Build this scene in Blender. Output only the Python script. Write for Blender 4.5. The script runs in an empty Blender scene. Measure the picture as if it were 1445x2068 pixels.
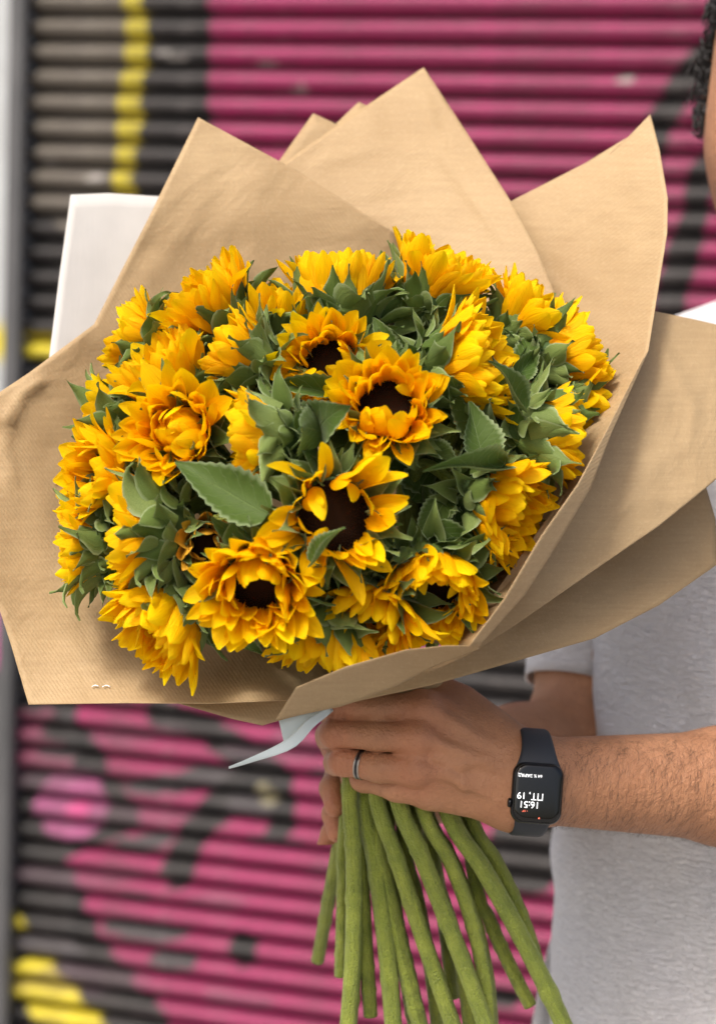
import bpy, bmesh, math, random
import numpy as np
from mathutils import Vector, Matrix, noise

random.seed(11)
rng = np.random.default_rng(5)
R = math.radians
scene = bpy.context.scene
COL = scene.collection

# ------------------------------------------------------------------ camera
F_PX = 4350.0                      # focal length in pixels of a 1445 x 2068 frame
W0, H0 = 1445.0, 2068.0
CAM = np.array([0.0, 0.0, 1.5])
PITCH, ROLL = R(-6.5), R(2.1)
fwd = np.array([0, math.cos(PITCH), math.sin(PITCH)])
right0 = np.array([1.0, 0, 0])
up0 = np.cross(right0, fwd)
cright = right0 * math.cos(ROLL) + up0 * math.sin(ROLL)
cup = up0 * math.cos(ROLL) - right0 * math.sin(ROLL)
cam_data = bpy.data.cameras.new('camera')
cam = bpy.data.objects.new('camera', cam_data)
COL.objects.link(cam)
m = Matrix.Identity(4)
for i in range(3):
    m[i][0], m[i][1], m[i][2], m[i][3] = cright[i], cup[i], -fwd[i], CAM[i]
cam.matrix_world = m
cam_data.sensor_fit = 'VERTICAL'
cam_data.sensor_height = 36.0
cam_data.sensor_width = 36.0
cam_data.lens = F_PX / H0 * 36.0
cam_data.clip_start = 0.05
cam_data.clip_end = 500
cam_data.dof.use_dof = True
cam_data.dof.focus_distance = 1.37
cam_data.dof.aperture_fstop = 5.4
scene.camera = cam

# ------------------------------------------------------------------ sky, sun, exposure (bright overcast)
SUN_EL, SUN_AZ = R(52), R(212)     # azimuth: where the light comes from, behind and left of the camera
world = bpy.data.worlds.new('World'); scene.world = world; world.use_nodes = True
wn = world.node_tree.nodes; wl = world.node_tree.links
bg = wn['Background']
sky = wn.new('ShaderNodeTexSky'); sky.sky_type = 'NISHITA'; sky.sun_disc = False
sky.sun_elevation = SUN_EL; sky.sun_rotation = SUN_AZ
sky.air_density = 1.0; sky.dust_density = 7.0; sky.ozone_density = 0.4; sky.altitude = 100
wl.new(sky.outputs[0], bg.inputs[0]); bg.inputs[1].default_value = 0.105
sd = bpy.data.lights.new('sun', 'SUN'); sun = bpy.data.objects.new('sun', sd); COL.objects.link(sun)
sd.energy = 1.5; sd.angle = R(11); sd.color = (1.0, 0.965, 0.91)
sdir = Vector((math.sin(SUN_AZ) * math.cos(SUN_EL), math.cos(SUN_AZ) * math.cos(SUN_EL), math.sin(SUN_EL)))
sun.rotation_euler = sdir.to_track_quat('Z', 'Y').to_euler()
scene.view_settings.view_transform = 'Standard'
scene.view_settings.look = 'None'
scene.view_settings.gamma = 1.0
scene.view_settings.exposure = 0.95

# ------------------------------------------------------------------ helpers
def C3(px, py, d):                 # camera frame metres: right, up, depth
    return np.array([(px - W0 / 2) / F_PX * d, (H0 / 2 - py) / F_PX * d, d])
def toW(a):
    a = np.asarray(a, float)
    return CAM + a[..., 0:1] * cright + a[..., 1:2] * cup + a[..., 2:3] * fwd
def P(px, py, d):
    return toW(C3(px, py, d)[None])[0]
def dirW(dx, dy, t):               # image right, image down, towards the camera
    v = dx * cright - dy * cup - t * fwd
    return v / np.linalg.norm(v)
def tag(o, label=None, cat=None, group=None, kind=None):
    if label: o['label'] = label
    if cat: o['category'] = cat
    if group: o['group'] = group
    if kind: o['kind'] = kind
    return o
def mk(name, mesh, parent=None, mat=None):
    o = bpy.data.objects.new(name, mesh); COL.objects.link(o)
    if parent is not None: o.parent = parent
    if mat is not None:
        mesh.materials.clear(); mesh.materials.append(mat)
    return o
def empty(name, mw=None):
    o = bpy.data.objects.new(name, None); COL.objects.link(o); o.empty_display_size = 0.02
    if mw is not None: o.matrix_world = mw
    return o
def pymesh(name, v, f, smooth=True, uv=None, mat=None):
    me = bpy.data.meshes.new(name)
    me.from_pydata([tuple(map(float, x)) for x in v], [], [tuple(map(int, x)) for x in f])
    if smooth: me.polygons.foreach_set('use_smooth', [True] * len(me.polygons))
    if uv is not None:
        l = me.uv_layers.new(name='UVMap')
        idx = np.empty(len(me.loops), int); me.loops.foreach_get('vertex_index', idx)
        l.data.foreach_set('uv', np.asarray(uv, float)[idx].ravel())
    if mat is not None: me.materials.append(mat)
    me.update()
    return me
def grid_faces(nr, nc, off=0, wrap=False):
    f = []
    for i in range(nr - 1):
        for j in range(nc if wrap else nc - 1):
            k = (j + 1) % nc
            f.append((off + i * nc + j, off + i * nc + k, off + (i + 1) * nc + k, off + (i + 1) * nc + j))
    return f
def catmull(pts, n):
    pts = np.asarray(pts, float)
    p = np.vstack([2 * pts[0] - pts[1], pts, 2 * pts[-1] - pts[-2]])
    out = []
    segs = len(pts) - 1
    for t in np.linspace(0, segs, n):
        i = min(int(t), segs - 1); u = t - i
        a, b, c, d = p[i], p[i + 1], p[i + 2], p[i + 3]
        out.append(0.5 * (2 * b + (c - a) * u + (2 * a - 5 * b + 4 * c - d) * u * u + (3 * b - a - 3 * c + d) * u ** 3))
    return np.array(out)
def tube(path, radii, ns=8, cap=True, ridge=None):
    path = np.asarray(path, float); n = len(path)
    radii = np.broadcast_to(radii, (n,))
    t = np.gradient(path, axis=0); t /= np.linalg.norm(t, axis=1)[:, None] + 1e-12
    ref = np.array([0.3, 0.2, 0.93]) if abs(t[0][2]) < .8 else np.array([0.95, 0.1, 0.2])
    a = np.cross(t[0], ref); a /= np.linalg.norm(a)
    v = []; uv = []
    for i in range(n):
        a = a - t[i] * a.dot(t[i]); a /= np.linalg.norm(a)
        b = np.cross(t[i], a)
        for j in range(ns):
            an = 2 * math.pi * j / ns
            r = radii[i] * (1 + (ridge(i, j) if ridge else 0))
            v.append(path[i] + r * (a * math.cos(an) + b * math.sin(an))); uv.append((j / ns, i / n))
    f = grid_faces(n, ns, wrap=True)
    if cap:
        f.append(tuple(range(ns - 1, -1, -1))); f.append(tuple(range((n - 1) * ns, n * ns)))
    return v, f, uv
def nz(x, y, z=0.0, s=1.0):
    return noise.noise(Vector((x * s, y * s, z * s)))

# node helper
class NT:
    def __init__(s, name):
        s.m = bpy.data.materials.new(name); s.m.use_nodes = True
        s.t = s.m.node_tree; s.n = s.t.nodes; s.b = s.n['Principled BSDF']; s.out = s.n['Material Output']
    def new(s, ty, **kw):
        n = s.n.new(ty)
        for k, v in kw.items(): setattr(n, k, v)
        return n
    def link(s, a, b): s.t.links.new(a, b)
    def val(s, sock, v):
        if hasattr(v, 'links') or hasattr(v, 'is_linked'): s.link(v, sock)
        else: sock.default_value = v
    def math(s, op, a, b=0.0, clamp=False):
        n = s.new('ShaderNodeMath', operation=op); n.use_clamp = clamp
        s.val(n.inputs[0], a); s.val(n.inputs[1], b); return n.outputs[0]
    def mix(s, f, a, b, mode='MIX'):
        n = s.new('ShaderNodeMix', data_type='RGBA', blend_type=mode)
        s.val(n.inputs[0], f)
        for k, v in ((6, a), (7, b)):
            s.val(n.inputs[k], v if not isinstance(v, tuple) else (*v[:3], 1))
        return n.outputs[2]
    def noise(s, vec=None, scale=5, detail=3, rough=.5, dist=0.0):
        n = s.new('ShaderNodeTexNoise'); n.inputs['Scale'].default_value = scale
        n.inputs['Detail'].default_value = detail; n.inputs['Roughness'].default_value = rough
        n.inputs['Distortion'].default_value = dist
        if vec is not None: s.link(vec, n.inputs['Vector'])
        return n.outputs['Fac']
    def ramp(s, f, stops):
        n = s.new('ShaderNodeValToRGB'); s.link(f, n.inputs[0])
        el = n.color_ramp.elements
        while len(el) > 1: el.remove(el[-1])
        el[0].position = stops[0][0]; el[0].color = (*stops[0][1], 1)
        for p, c in stops[1:]:
            e = el.new(p); e.color = (*c, 1)
        return n.outputs[0]
    def rng(s, f, a, b, c=0.0, d=1.0):
        n = s.new('ShaderNodeMapRange'); s.link(f, n.inputs[0])
        for i, v in enumerate((a, b, c, d)): n.inputs[i + 1].default_value = v
        return n.outputs[0]
    def coord(s, which='Object', scale=(1, 1, 1), rot=(0, 0, 0), obj=None):
        t = s.new('ShaderNodeTexCoord')
        if obj is not None: t.object = obj
        mp = s.new('ShaderNodeMapping'); mp.inputs['Scale'].default_value = scale; mp.inputs['Rotation'].default_value = rot
        s.link(t.outputs[which], mp.inputs[0]); return mp.outputs[0]
    def bump(s, h, strength=.3, dist=.001, prev=None):
        b = s.new('ShaderNodeBump'); b.inputs['Strength'].default_value = strength; b.inputs['Distance'].default_value = dist
        s.link(h, b.inputs['Height'])
        if prev is not None: s.link(prev, b.inputs['Normal'])
        s.link(b.outputs[0], s.b.inputs['Normal']); return b.outputs[0]
    def set(s, **kw):
        for k, v in kw.items():
            sock = s.b.inputs[k.replace('_', ' ')]
            s.val(sock, (*v, 1) if isinstance(v, tuple) and len(v) == 3 else v)
    def translucent(s, col, fac):
        tr = s.new('ShaderNodeBsdfTranslucent'); s.val(tr.inputs[0], (*col, 1) if isinstance(col, tuple) else col)
        mx = s.new('ShaderNodeMixShader'); s.val(mx.inputs[0], fac)
        s.link(s.b.outputs[0], mx.inputs[1]); s.link(tr.outputs[0], mx.inputs[2]); s.link(mx.outputs[0], s.out.inputs[0])
    def objrand(s):
        return s.new('ShaderNodeObjectInfo').outputs['Random']

def simple(name, col, rough=.6, **kw):
    t = NT(name); t.set(Base_Color=col, Roughness=rough, **kw); return t.m

# ------------------------------------------------------------------ materials
def mat_kraft(name, tint=1.0, rot=0.0, rib=True):
    t = NT(name)
    uv = t.coord('UV')
    n1 = t.noise(uv, 8, 3, .5); n2 = t.noise(uv, 420, 3, .7)
    c = t.mix(t.rng(n1, .3, .7), (.375 * tint, .258 * tint, .132 * tint), (.505 * tint, .368 * tint, .205 * tint))
    fib = t.noise(t.coord('UV', (30, 420, 1), (0, 0, rot + .4)), 1, 3, .7)
    c = t.mix(t.rng(fib, .35, .75, 0, .36), c, (.29 * tint, .19 * tint, .098 * tint))
    c = t.mix(t.rng(n2, .52, .75, 0, .3), c, (.60 * tint, .46 * tint, .29 * tint))
    t.set(Base_Color=c, Roughness=.62)
    t.b.inputs['Specular IOR Level'].default_value = .35
    w = t.new('ShaderNodeTexWave'); w.inputs['Scale'].default_value = 155; w.inputs['Distortion'].default_value = .6
    w.inputs['Detail'].default_value = 1
    t.link(t.coord('UV', (1, 1, 1), (0, 0, rot)), w.inputs[0])
    b = t.bump(w.outputs['Fac'], .17 if rib else .04, .0006)
    b = t.bump(n2, .5, .0008, b)
    cr = t.noise(t.coord('UV', (1, 1, 1), (0, 0, .7)), 14, 3, .5, .9)
    t.bump(cr, .5, .009, b)
    t.translucent((.62 * tint, .36 * tint, .15 * tint), .14)
    return t.m
KR = [mat_kraft('kraft_paper_ribbed', 1.0, R(35)), mat_kraft('kraft_paper_ribbed_diagonal', 1.02, R(-55)),
      mat_kraft('kraft_paper_matt', .93, R(20), False)]
t = NT('white_paper'); uv = t.coord('UV')
t.set(Base_Color=t.mix(t.noise(uv, 60, 3), (.45, .44, .42), (.52, .505, .485)), Roughness=.7)
w = t.noise(t.coord('UV', (500, 60, 1)), 1, 2); t.bump(w, .2, .0005); WHITE_PAPER = t.m

t = NT('petal')
uvn = t.new('ShaderNodeUVMap').outputs[0]; sx = t.new('ShaderNodeSeparateXYZ'); t.link(uvn, sx.inputs[0])
along = sx.outputs[1]
col = t.ramp(along, [(0, (.95, .45, .001)), (.25, (.98, .58, .002)), (.6, (.99, .68, .002)), (1, (.99, .76, .004))])
col2 = t.ramp(along, [(0, (.95, .36, .001)), (.4, (.98, .47, .001)), (1, (.99, .57, .002))])
col = t.mix(t.rng(t.objrand(), 0, 1, 0, .75), col, col2)
st = t.noise(t.coord('UV', (17, 1.1, 1)), 1, 3, .55)
col = t.mix(t.rng(st, .48, .75, 0, .22), col, (.95, .40, .002))
t.set(Base_Color=col, Roughness=.5); t.b.inputs['Specular IOR Level'].default_value = .14
t.bump(st, .7, .0018)
t.translucent(col, .44); PETAL = t.m
t = NT('dry_petal')
t.set(Base_Color=t.mix(t.noise(t.coord('Object'), 90, 3), (.70, .38, .010), (.42, .20, .015)), Roughness=.7); DRY = t.m

def mat_leaf(name, c1, c2, cm, vein=.0):
    t = NT(name)
    uv = t.new('ShaderNodeUVMap').outputs[0]; sx = t.new('ShaderNodeSeparateXYZ'); t.link(uv, sx.inputs[0])
    n = t.noise(t.coord('Object'), 70, 3)
    c = t.mix(t.objrand(), c1, c2)
    c = t.mix(t.rng(n, .35, .7, 0, .5), c, cm)
    au = t.math('ABSOLUTE', t.math('SUBTRACT', sx.outputs[0], .5))
    edge = t.rng(au, .40, .5, 0, .55)
    c = t.mix(edge, c, (.40, .48, .27))
    if vein:
        mid = t.rng(au, 0.0, .022, 1, 0)
        s1 = t.math('ADD', sx.outputs[1], t.math('MULTIPLY', au, -.55))
        fr = t.math('ABSOLUTE', t.math('SUBTRACT', t.math('FRACT', t.math('MULTIPLY', s1, 6.5)), .5))
        side = t.math('MULTIPLY', t.rng(fr, 0, .06, 1, 0), .6)
        v = t.math('MAXIMUM', mid, side)
        c = t.mix(t.math('MULTIPLY', v, vein), c, (.24, .32, .13))
        t.bump(v, .5, -.0012)
    else:
        lines = t.noise(t.coord('UV', (26, 1.5, 1)), 1, 2)
        t.bump(lines, .4, .0012)
    t.set(Base_Color=c, Roughness=.62)
    t.b.inputs['Specular IOR Level'].default_value = .3
    t.b.inputs['Sheen Weight'].default_value = .15; t.b.inputs['Sheen Roughness'].default_value = .4
    t.b.inputs['Sheen Tint'].default_value = (.75, .85, .65, 1)
    t.translucent((.16, .26, .04), .12)
    return t.m
BRACT = mat_leaf('bract', (.075, .125, .018), (.205, .265, .075), (.048, .085, .012))
LEAF = mat_leaf('leaf', (.048, .092, .010), (.078, .122, .020), (.034, .064, .008), .4)
t = NT('receptacle'); t.set(Base_Color=(.06, .11, .03), Roughness=.8); RECEPT = t.m
t = NT('disc_florets')
t.set(Base_Color=t.mix(t.noise(t.coord('Object'), 300, 2), (.008, .004, .003), (.030, .013, .006)), Roughness=.85); t.b.inputs['Specular IOR Level'].default_value = .1; DISC = t.m
t = NT('stem')
n = t.noise(t.coord('Object'), 60, 4, .6); n3 = t.noise(t.coord('Object'), 900, 2, .6)
c = t.mix(t.rng(n, .3, .7), (.175, .212, .012), (.365, .40, .045))
c = t.mix(t.rng(t.objrand(), 0, 1, 0, .5), c, (.11, .17, .010))
lg = t.noise(t.coord('UV', (10, 2.0, 1)), 1, 2)
c = t.mix(t.rng(lg, .5, .75, 0, .45), c, (.075, .11, .014))
t.set(Base_Color=c, Roughness=.45); t.b.inputs['Sheen Weight'].default_value = .3
t.b.inputs['Sheen Tint'].default_value = (.8, .9, .5, 1)
b = t.bump(n3, 1.0, .0022); t.bump(lg, .7, .0030, b); STEM = t.m

BRISTLE = simple('stem_bristle', (.42, .46, .22), .6)
CUTEND = simple('stem_cut', (.55, .58, .34), .5)
t = NT('skin')
n = t.noise(t.coord('Object'), 25, 4, .6); n2 = t.noise(t.coord('Object'), 260, 3, .6); n4 = t.noise(t.coord('Object'), 900, 2, .5)
at = t.new('ShaderNodeAttribute'); at.attribute_name = 'flush'
c = t.mix(t.rng(n, .3, .7), (.325, .150, .074), (.42, .205, .106))
c = t.mix(t.rng(n2, .5, .75, 0, .3), c, (.26, .105, .054))
c = t.mix(t.math('MULTIPLY', at.outputs['Fac'], .42), c, (.52, .16, .09))
t.set(Base_Color=c, Roughness=.5)
t.b.inputs['Subsurface Weight'].default_value = .06; t.b.inputs['Subsurface Radius'].default_value = (.008, .003, .0015)
t.b.inputs['Subsurface Scale'].default_value = .6; t.b.inputs['Specular IOR Level'].default_value = .4
b = t.bump(n2, .5, .0022); b = t.bump(n4, .4, .0008, b)
vo = t.new('ShaderNodeTexVoronoi'); vo.feature = 'DISTANCE_TO_EDGE'; vo.inputs['Scale'].default_value = 330
t.link(t.coord('Object', (1, 1, .55)), vo.inputs['Vector'])
t.bump(t.rng(vo.outputs['Distance'], 0, .12), .35, .0006, b); SKIN = t.m
HAIR = simple('dark_hair', (.012, .010, .009), .45)
ARMHAIR = simple('arm_hair', (.05, .028, .018), .6)
t = NT('shirt_fabric')
a = t.noise(t.coord('Object', (120, 120, 370)), 1, 4, .65, .8); b2 = t.noise(t.coord('Object', (1, 1, 1.6)), 420, 3, .7)
big = t.noise(t.coord('Object', (1, 1, .5)), 9, 3)
c = t.mix(t.rng(big, .3, .7), (.76, .755, .775), (.81, .81, .835))
c = t.mix(t.rng(a, .30, .50, .25, 0), c, (.60, .57, .57))
t.set(Base_Color=c, Roughness=.9); t.b.inputs['Specular IOR Level'].default_value = .1
t.b.inputs['Sheen Weight'].default_value = .2
bb = t.bump(a, .9, .0065); t.bump(b2, .6, .0015, bb); SHIRT = t.m
t = NT('denim'); t.set(Base_Color=t.mix(t.noise(t.coord('Object'), 200, 2), (.03, .035, .05), (.05, .06, .08)), Roughness=.9); DENIM = t.m
SHOE = simple('shoe_rubber', (.6, .6, .58), .6)
t = NT('ribbon_satin'); t.set(Base_Color=t.mix(t.noise(t.coord('Object'), 80, 2), (.66, .79, .83), (.74, .85, .88)), Roughness=.4); RIBBON = t.m
STRAP = simple('strap_rubber', (.016, .020, .028), .62)
CASE = simple('watch_case', (.006, .006, .007), .22, Metallic=.4)
GLASS = simple('watch_glass', (.002, .002, .002), .08)
t = NT('screen_white'); t.set(Base_Color=(.8, .8, .8)); t.b.inputs['Emission Color'].default_value = (1, 1, 1, 1); t.b.inputs['Emission Strength'].default_value = .75; LIT = t.m
t = NT('screen_red'); t.set(Base_Color=(.7, .1, .05)); t.b.inputs['Emission Color'].default_value = (1, .2, .12, 1); t.b.inputs['Emission Strength'].default_value = .7; LITR = t.m
SILVER = simple('ring_silver', (.42, .39, .35), .32, Metallic=1.0)
BLACKB = simple('ring_black', (.01, .01, .012), .3)
STAPLE = simple('staple_wire', (.85, .85, .86), .3, Metallic=.8)

# ------------------------------------------------------------------ setting: pavement, wall, shutter
t = NT('pavement_concrete')
t.set(Base_Color=t.mix(t.noise(t.coord('Object'), 3, 6, .6), (.26, .25, .235), (.36, .345, .32)), Roughness=.9)
t.bump(t.noise(t.coord('Object'), 90, 4), .3, .003)
g = pymesh('pavement', [(-60, -60, 0), (60, -60, 0), (60, 60, 0), (-60, 60, 0)], [(0, 1, 2, 3)], False)
tag(mk('pavement', g, None, t.m), kind='structure')

WALL_YAW = R(16.0)
WD = 3.6                           # distance to the shutter at the middle of the view
w0 = CAM + np.array([0, 1, 0]) * WD
ua = np.array([math.cos(WALL_YAW), -math.sin(WALL_YAW), 0])     # along the wall, right side nearer
na = np.array([-math.sin(WALL_YAW), -math.cos(WALL_YAW), 0])    # out of the wall towards the street
def wall_px(u, v):                 # wall coordinates -> photo pixels (arrays)
    q = w0[None] + u[:, None] * ua + (v - w0[2])[:, None] * np.array([0, 0, 1.0]) - CAM
    d = q @ fwd
    return W0 / 2 + F_PX * (q @ cright) / d, H0 / 2 - F_PX * (q @ cup) / d
def px_wall(px, py):
    r = (px - W0 / 2) / F_PX * cright + (H0 / 2 - py) / F_PX * cup + fwd
    s = (w0 - CAM) @ na / (r @ na); h = CAM + s * r
    return (h - w0) @ ua, h[2]
U_L = px_wall(42, 900)[0]          # left edge of the shutter curtain
BLACK, GREY, PINK, YEL, BEI, DPNK = (.010, .010, .011), (.10, .10, .10), (.27, .018, .092), (.58, .48, .02), (.12, .105, .085), (.17, .035, .075)
def seg_d(x, y, pts):
    best = np.full(x.shape, 1e9)
    for (x0, y0), (x1, y1) in zip(pts[:-1], pts[1:]):
        dx, dy = x1 - x0, y1 - y0
        tt = np.clip(((x - x0) * dx + (y - y0) * dy) / (dx * dx + dy * dy), 0, 1)
        best = np.minimum(best, np.hypot(x - x0 - tt * dx, y - y0 - tt * dy))
    return best
def inpoly(x, y, poly):
    r = np.zeros(x.shape, bool); n = len(poly)
    for i in range(n):
        x0, y0 = poly[i]; x1, y1 = poly[(i + 1) % n]
        c = ((y0 > y) != (y1 > y)) & (x < (x1 - x0) * (y - y0) / (y1 - y0 + 1e-9) + x0)
        r ^= c
    return r
def graffiti(x, y):
    n = len(x)
    jx = np.array([nz(a * .012, b * .012, 3.1) for a, b in zip(x, y)]) * 16
    jy = np.array([nz(a * .012, b * .012, 9.7) for a, b in zip(x, y)]) * 10
    X, Y = x + jx, y + jy
    c = np.tile(np.array(BLACK), (n, 1))
    c[inpoly(X, Y, [(75, -300), (262, -300), (255, 300), (225, 520), (70, 430)])] = BEI
    c[inpoly(X, Y, [(425, -400), (5000, -400), (5000, 1250), (425, 1250)])] = PINK
    c[inpoly(X, Y, [(130, 1300), (560, 1300), (5000, 1300), (5000, 4000), (420, 2400), (330, 2050), (300, 2010), (255, 1960), (220, 1900), (190, 1850), (168, 1815), (148, 1765), (132, 1715), (250, 1660), (230, 1560), (170, 1480)])] = PINK
    c[inpoly(X, Y, [(20, 1430), (110, 1430), (150, 1530), (140, 1560), (25, 1560)])] = DPNK
    for pts, wd, k in [
        ([(1470, 60), (1370, 180), (1325, 260), (1290, 420)], 27, BLACK),
        ([(1480, 270), (1410, 390), (1385, 480), (1350, 620), (1330, 760)], 32, BLACK),
        ([(100, 1465), (150, 1480), (205, 1560), (240, 1620), (255, 1660), (130, 1715)], 22, BLACK),
        ([(330, 1440), (470, 1500), (530, 1540), (480, 1590), (430, 1640), (385, 1690), (355, 1770)], 30, BLACK),
        ([(470, 1500), (560, 1560), (570, 1670)], 26, BLACK),
        ([(490, 1905), (495, 1930)], 25, BLACK),
        ([(1005, 1320), (1010, 1500), (1120, 1640)], 100, BLACK), ([(1075, 1600), (1060, 1740)], 70, BLACK),
        ([(960, 2010), (1040, 2010)], 20, BLACK)]:
        c[seg_d(X, Y, pts) < wd] = k
    c[(((x - 147) / 74) ** 2 + ((y - 1625) / 68) ** 2) < 1] = (.30, .07, .18)
    c[(((x - 160) / 26) ** 2 + ((y - 1640) / 22) ** 2) < 1] = (.46, .06, .20)
    c[seg_d(X, Y, [(278, -400), (272, 100), (262, 240), (250, 400), (235, 560)]) < 21] = YEL
    c[seg_d(X, Y, [(-200, 695), (105, 695)]) < 24] = YEL
    c[seg_d(X, Y, [(10, 1890), (60, 1960), (115, 2030), (190, 2120), (400, 2400)]) < 50] = YEL
    low = (y > 1250) & (x < 700)
    gn = np.array([nz(a * .006, b * .021, 21.3) if q else 0 for a, b, q in zip(x, y, low)])
    c[low & (gn > .36) & ((x < 420) | (y < 1760))] = (.05, .045, .05)
    c[low & (gn < -.30)] = c[low & (gn < -.30)] * .62 + np.array((.05, .03, .04))
    c[seg_d(X, Y, [(530, 1600), (545, 1605)]) < 18] = (.30, .27, .16)
    for (sx_, sy_) in [(535, 123), (605, 180), (1265, 165), (330, 110), (365, 120), (100, 330), (200, 360)]:
        c[((X - sx_) / 20) ** 2 + ((Y - sy_) / 7) ** 2 < 1] = (.33, .31, .29)
    return c
t = NT('painted_steel')
at = t.new('ShaderNodeAttribute'); at.attribute_name = 'paint'
nn = t.noise(t.coord('Object', (3, 3, 14)), 2.2, 5, .65); n5 = t.noise(t.coord('Object', (1.2, 1.2, 6)), 14, 4, .7)
c = t.mix(t.rng(nn, .40, .75, 0, .55), at.outputs['Color'], (.07, .06, .057))
c = t.mix(t.rng(n5, .58, .74, 0, .4), c, (.22, .19, .19))
c = t.mix(t.rng(t.noise(t.coord('Object', (1, 1, 3)), 40, 4, .7), .52, .72, 0, .5), c, (.035, .028, .03))
t.set(Base_Color=c, Roughness=t.rng(nn, .3, .7, .38, .6)); t.b.inputs['Specular IOR Level'].default_value = .32
fl = t.noise(t.coord('Object', (1, 1, 2.2)), 130, 2, .6)
c = t.mix(t.rng(fl, .68, .72, 0, .5), c, (.30, .28, .27))
t.link(c, t.b.inputs['Base Color'])
STEEL = t.m
t = NT('bare_rail'); t.set(Base_Color=t.mix(t.noise(t.coord('Object'), 8, 4), (.04, .042, .045), (.11, .11, .115)), Roughness=.55); RAIL = t.m
t = NT('wall_render')
at = t.new('ShaderNodeAttribute'); at.attribute_name = 'paint'
c = t.mix(t.rng(t.noise(t.coord('Object'), 12, 5), .35, .7, 0, .4), at.outputs['Color'], (.30, .31, .31))
t.set(Base_Color=c, Roughness=.85); t.bump(t.noise(t.coord('Object'), 120, 4), .4, .003); RENDERW = t.m

wall_m = Matrix((( ua[0], -na[0], 0, w0[0]), (ua[1], -na[1], 0, w0[1]), (0, 0, 1, 0), (0, 0, 0, 1)))  # local x along, y into wall, z up
shutter = empty('roller_shutter', wall_m)
tag(shutter, 'corrugated steel roller shutter sprayed with pink, black and yellow graffiti', 'shutter')
PITCHS = 0.0427
prof = [(.0, .026), (.002, .012), (.007, .001), (.0145, -.0075), (.0215, -.0105), (.028, -.0085), (.0335, -.001), (.036, .010), (.037, .026)]
SH_W = 3.4
ncol = 300
us = np.concatenate([np.linspace(U_L, U_L + 1.45, 260), np.linspace(U_L + 1.50, U_L + SH_W, 41)])
nslat = 62
for k in range(nslat):
    z0 = 0.03 + k * PITCHS
    vv = np.array([[u, y, z] for (z, y) in prof for u in us]); 
    uu = vv[:, 0]; hh = vv[:, 2] + z0
    ppx, ppy = wall_px(uu, hh)
    cols = graffiti(ppx, ppy)
    me = pymesh('slat', vv, grid_faces(len(prof), len(us)), True)
    ca = me.color_attributes.new('paint', 'FLOAT_COLOR', 'POINT')
    ca.data.foreach_set('color', np.hstack([cols, np.ones((len(cols), 1))]).ravel())
    o = mk('slat', me, shutter, STEEL); o.location = (0, 0.0, z0)
def boxmesh(name, x0, x1, y0, y1, z0, z1, bev=0.0):
    bm = bmesh.new(); bmesh.ops.create_cube(bm, size=1)
    for v in bm.verts:
        v.co = Vector(((x0 + x1) / 2 + v.co.x * (x1 - x0), (y0 + y1) / 2 + v.co.y * (y1 - y0), (z0 + z1) / 2 + v.co.z * (z1 - z0)))
    if bev: bmesh.ops.bevel(bm, geom=bm.edges[:], offset=bev, segments=2, affect='EDGES')
    me = bpy.data.meshes.new(name); bm.to_mesh(me); bm.free(); return me
ztop = 0.03 + nslat * PITCHS
mk('guide_rail', boxmesh('guide_rail', U_L - .017, U_L + .012, -.045, -.013, 0, ztop + .1, .004), shutter, RAIL)
mk('guide_rail', boxmesh('guide_rail', U_L + SH_W - .012, U_L + SH_W + .035, -.045, -.013, 0, ztop + .1, .004), shutter, RAIL)
mk('backing_sheet', boxmesh('backing_sheet', U_L, U_L + SH_W, .028, .044, 0, ztop + .1), shutter, RAIL)
mk('shutter_hood', boxmesh('shutter_hood', U_L - .05, U_L + SH_W + .05, -.20, .05, ztop + .12, ztop + .5, .02), shutter, RAIL)
def wallpiece(x0, x1, z0, z1, label):
    n1, n2 = 40, 120
    xs = np.linspace(x0, x1, n1); zs = np.linspace(z0, z1, n2)
    v = [(x, -.02, z) for z in zs for x in xs] + [(x0, .25, z0), (x1, .25, z0), (x1, .25, z1), (x0, .25, z1)]
    f = grid_faces(n2, n1); a = n1 * n2
    f += [(n1 - 1, a + 1, a + 2, a - 1), (0, a - n1, a + 3, a), (a, a + 3, a + 2, a + 1)]
    me = pymesh('building_wall', v, f, False)
    cols = np.tile(np.array((.42, .445, .46)), (len(v), 1))
    arr = np.array(v); px_, py_ = wall_px(arr[:, 0], arr[:, 2])
    cols[(np.abs(py_ - 695) < 30) & (px_ > -200)] = YEL
    cols[(np.abs(py_ - 1290) < 70) & (px_ > -100)] = (.45, .06, .25)
    cols[(py_ > 1330)] = (.05, .05, .055)
    ca = me.color_attributes.new('paint', 'FLOAT_COLOR', 'POINT')
    ca.data.foreach_set('color', np.hstack([cols, np.ones((len(cols), 1))]).ravel())
    o = mk('building_wall', me, None, RENDERW); o.matrix_world = wall_m
    tag(o, label, 'wall')
wallpiece(U_L - 3.0, U_L - .019, 0, 3.6, 'pale grey rendered wall with yellow and pink spray beside the guide rail')

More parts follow.
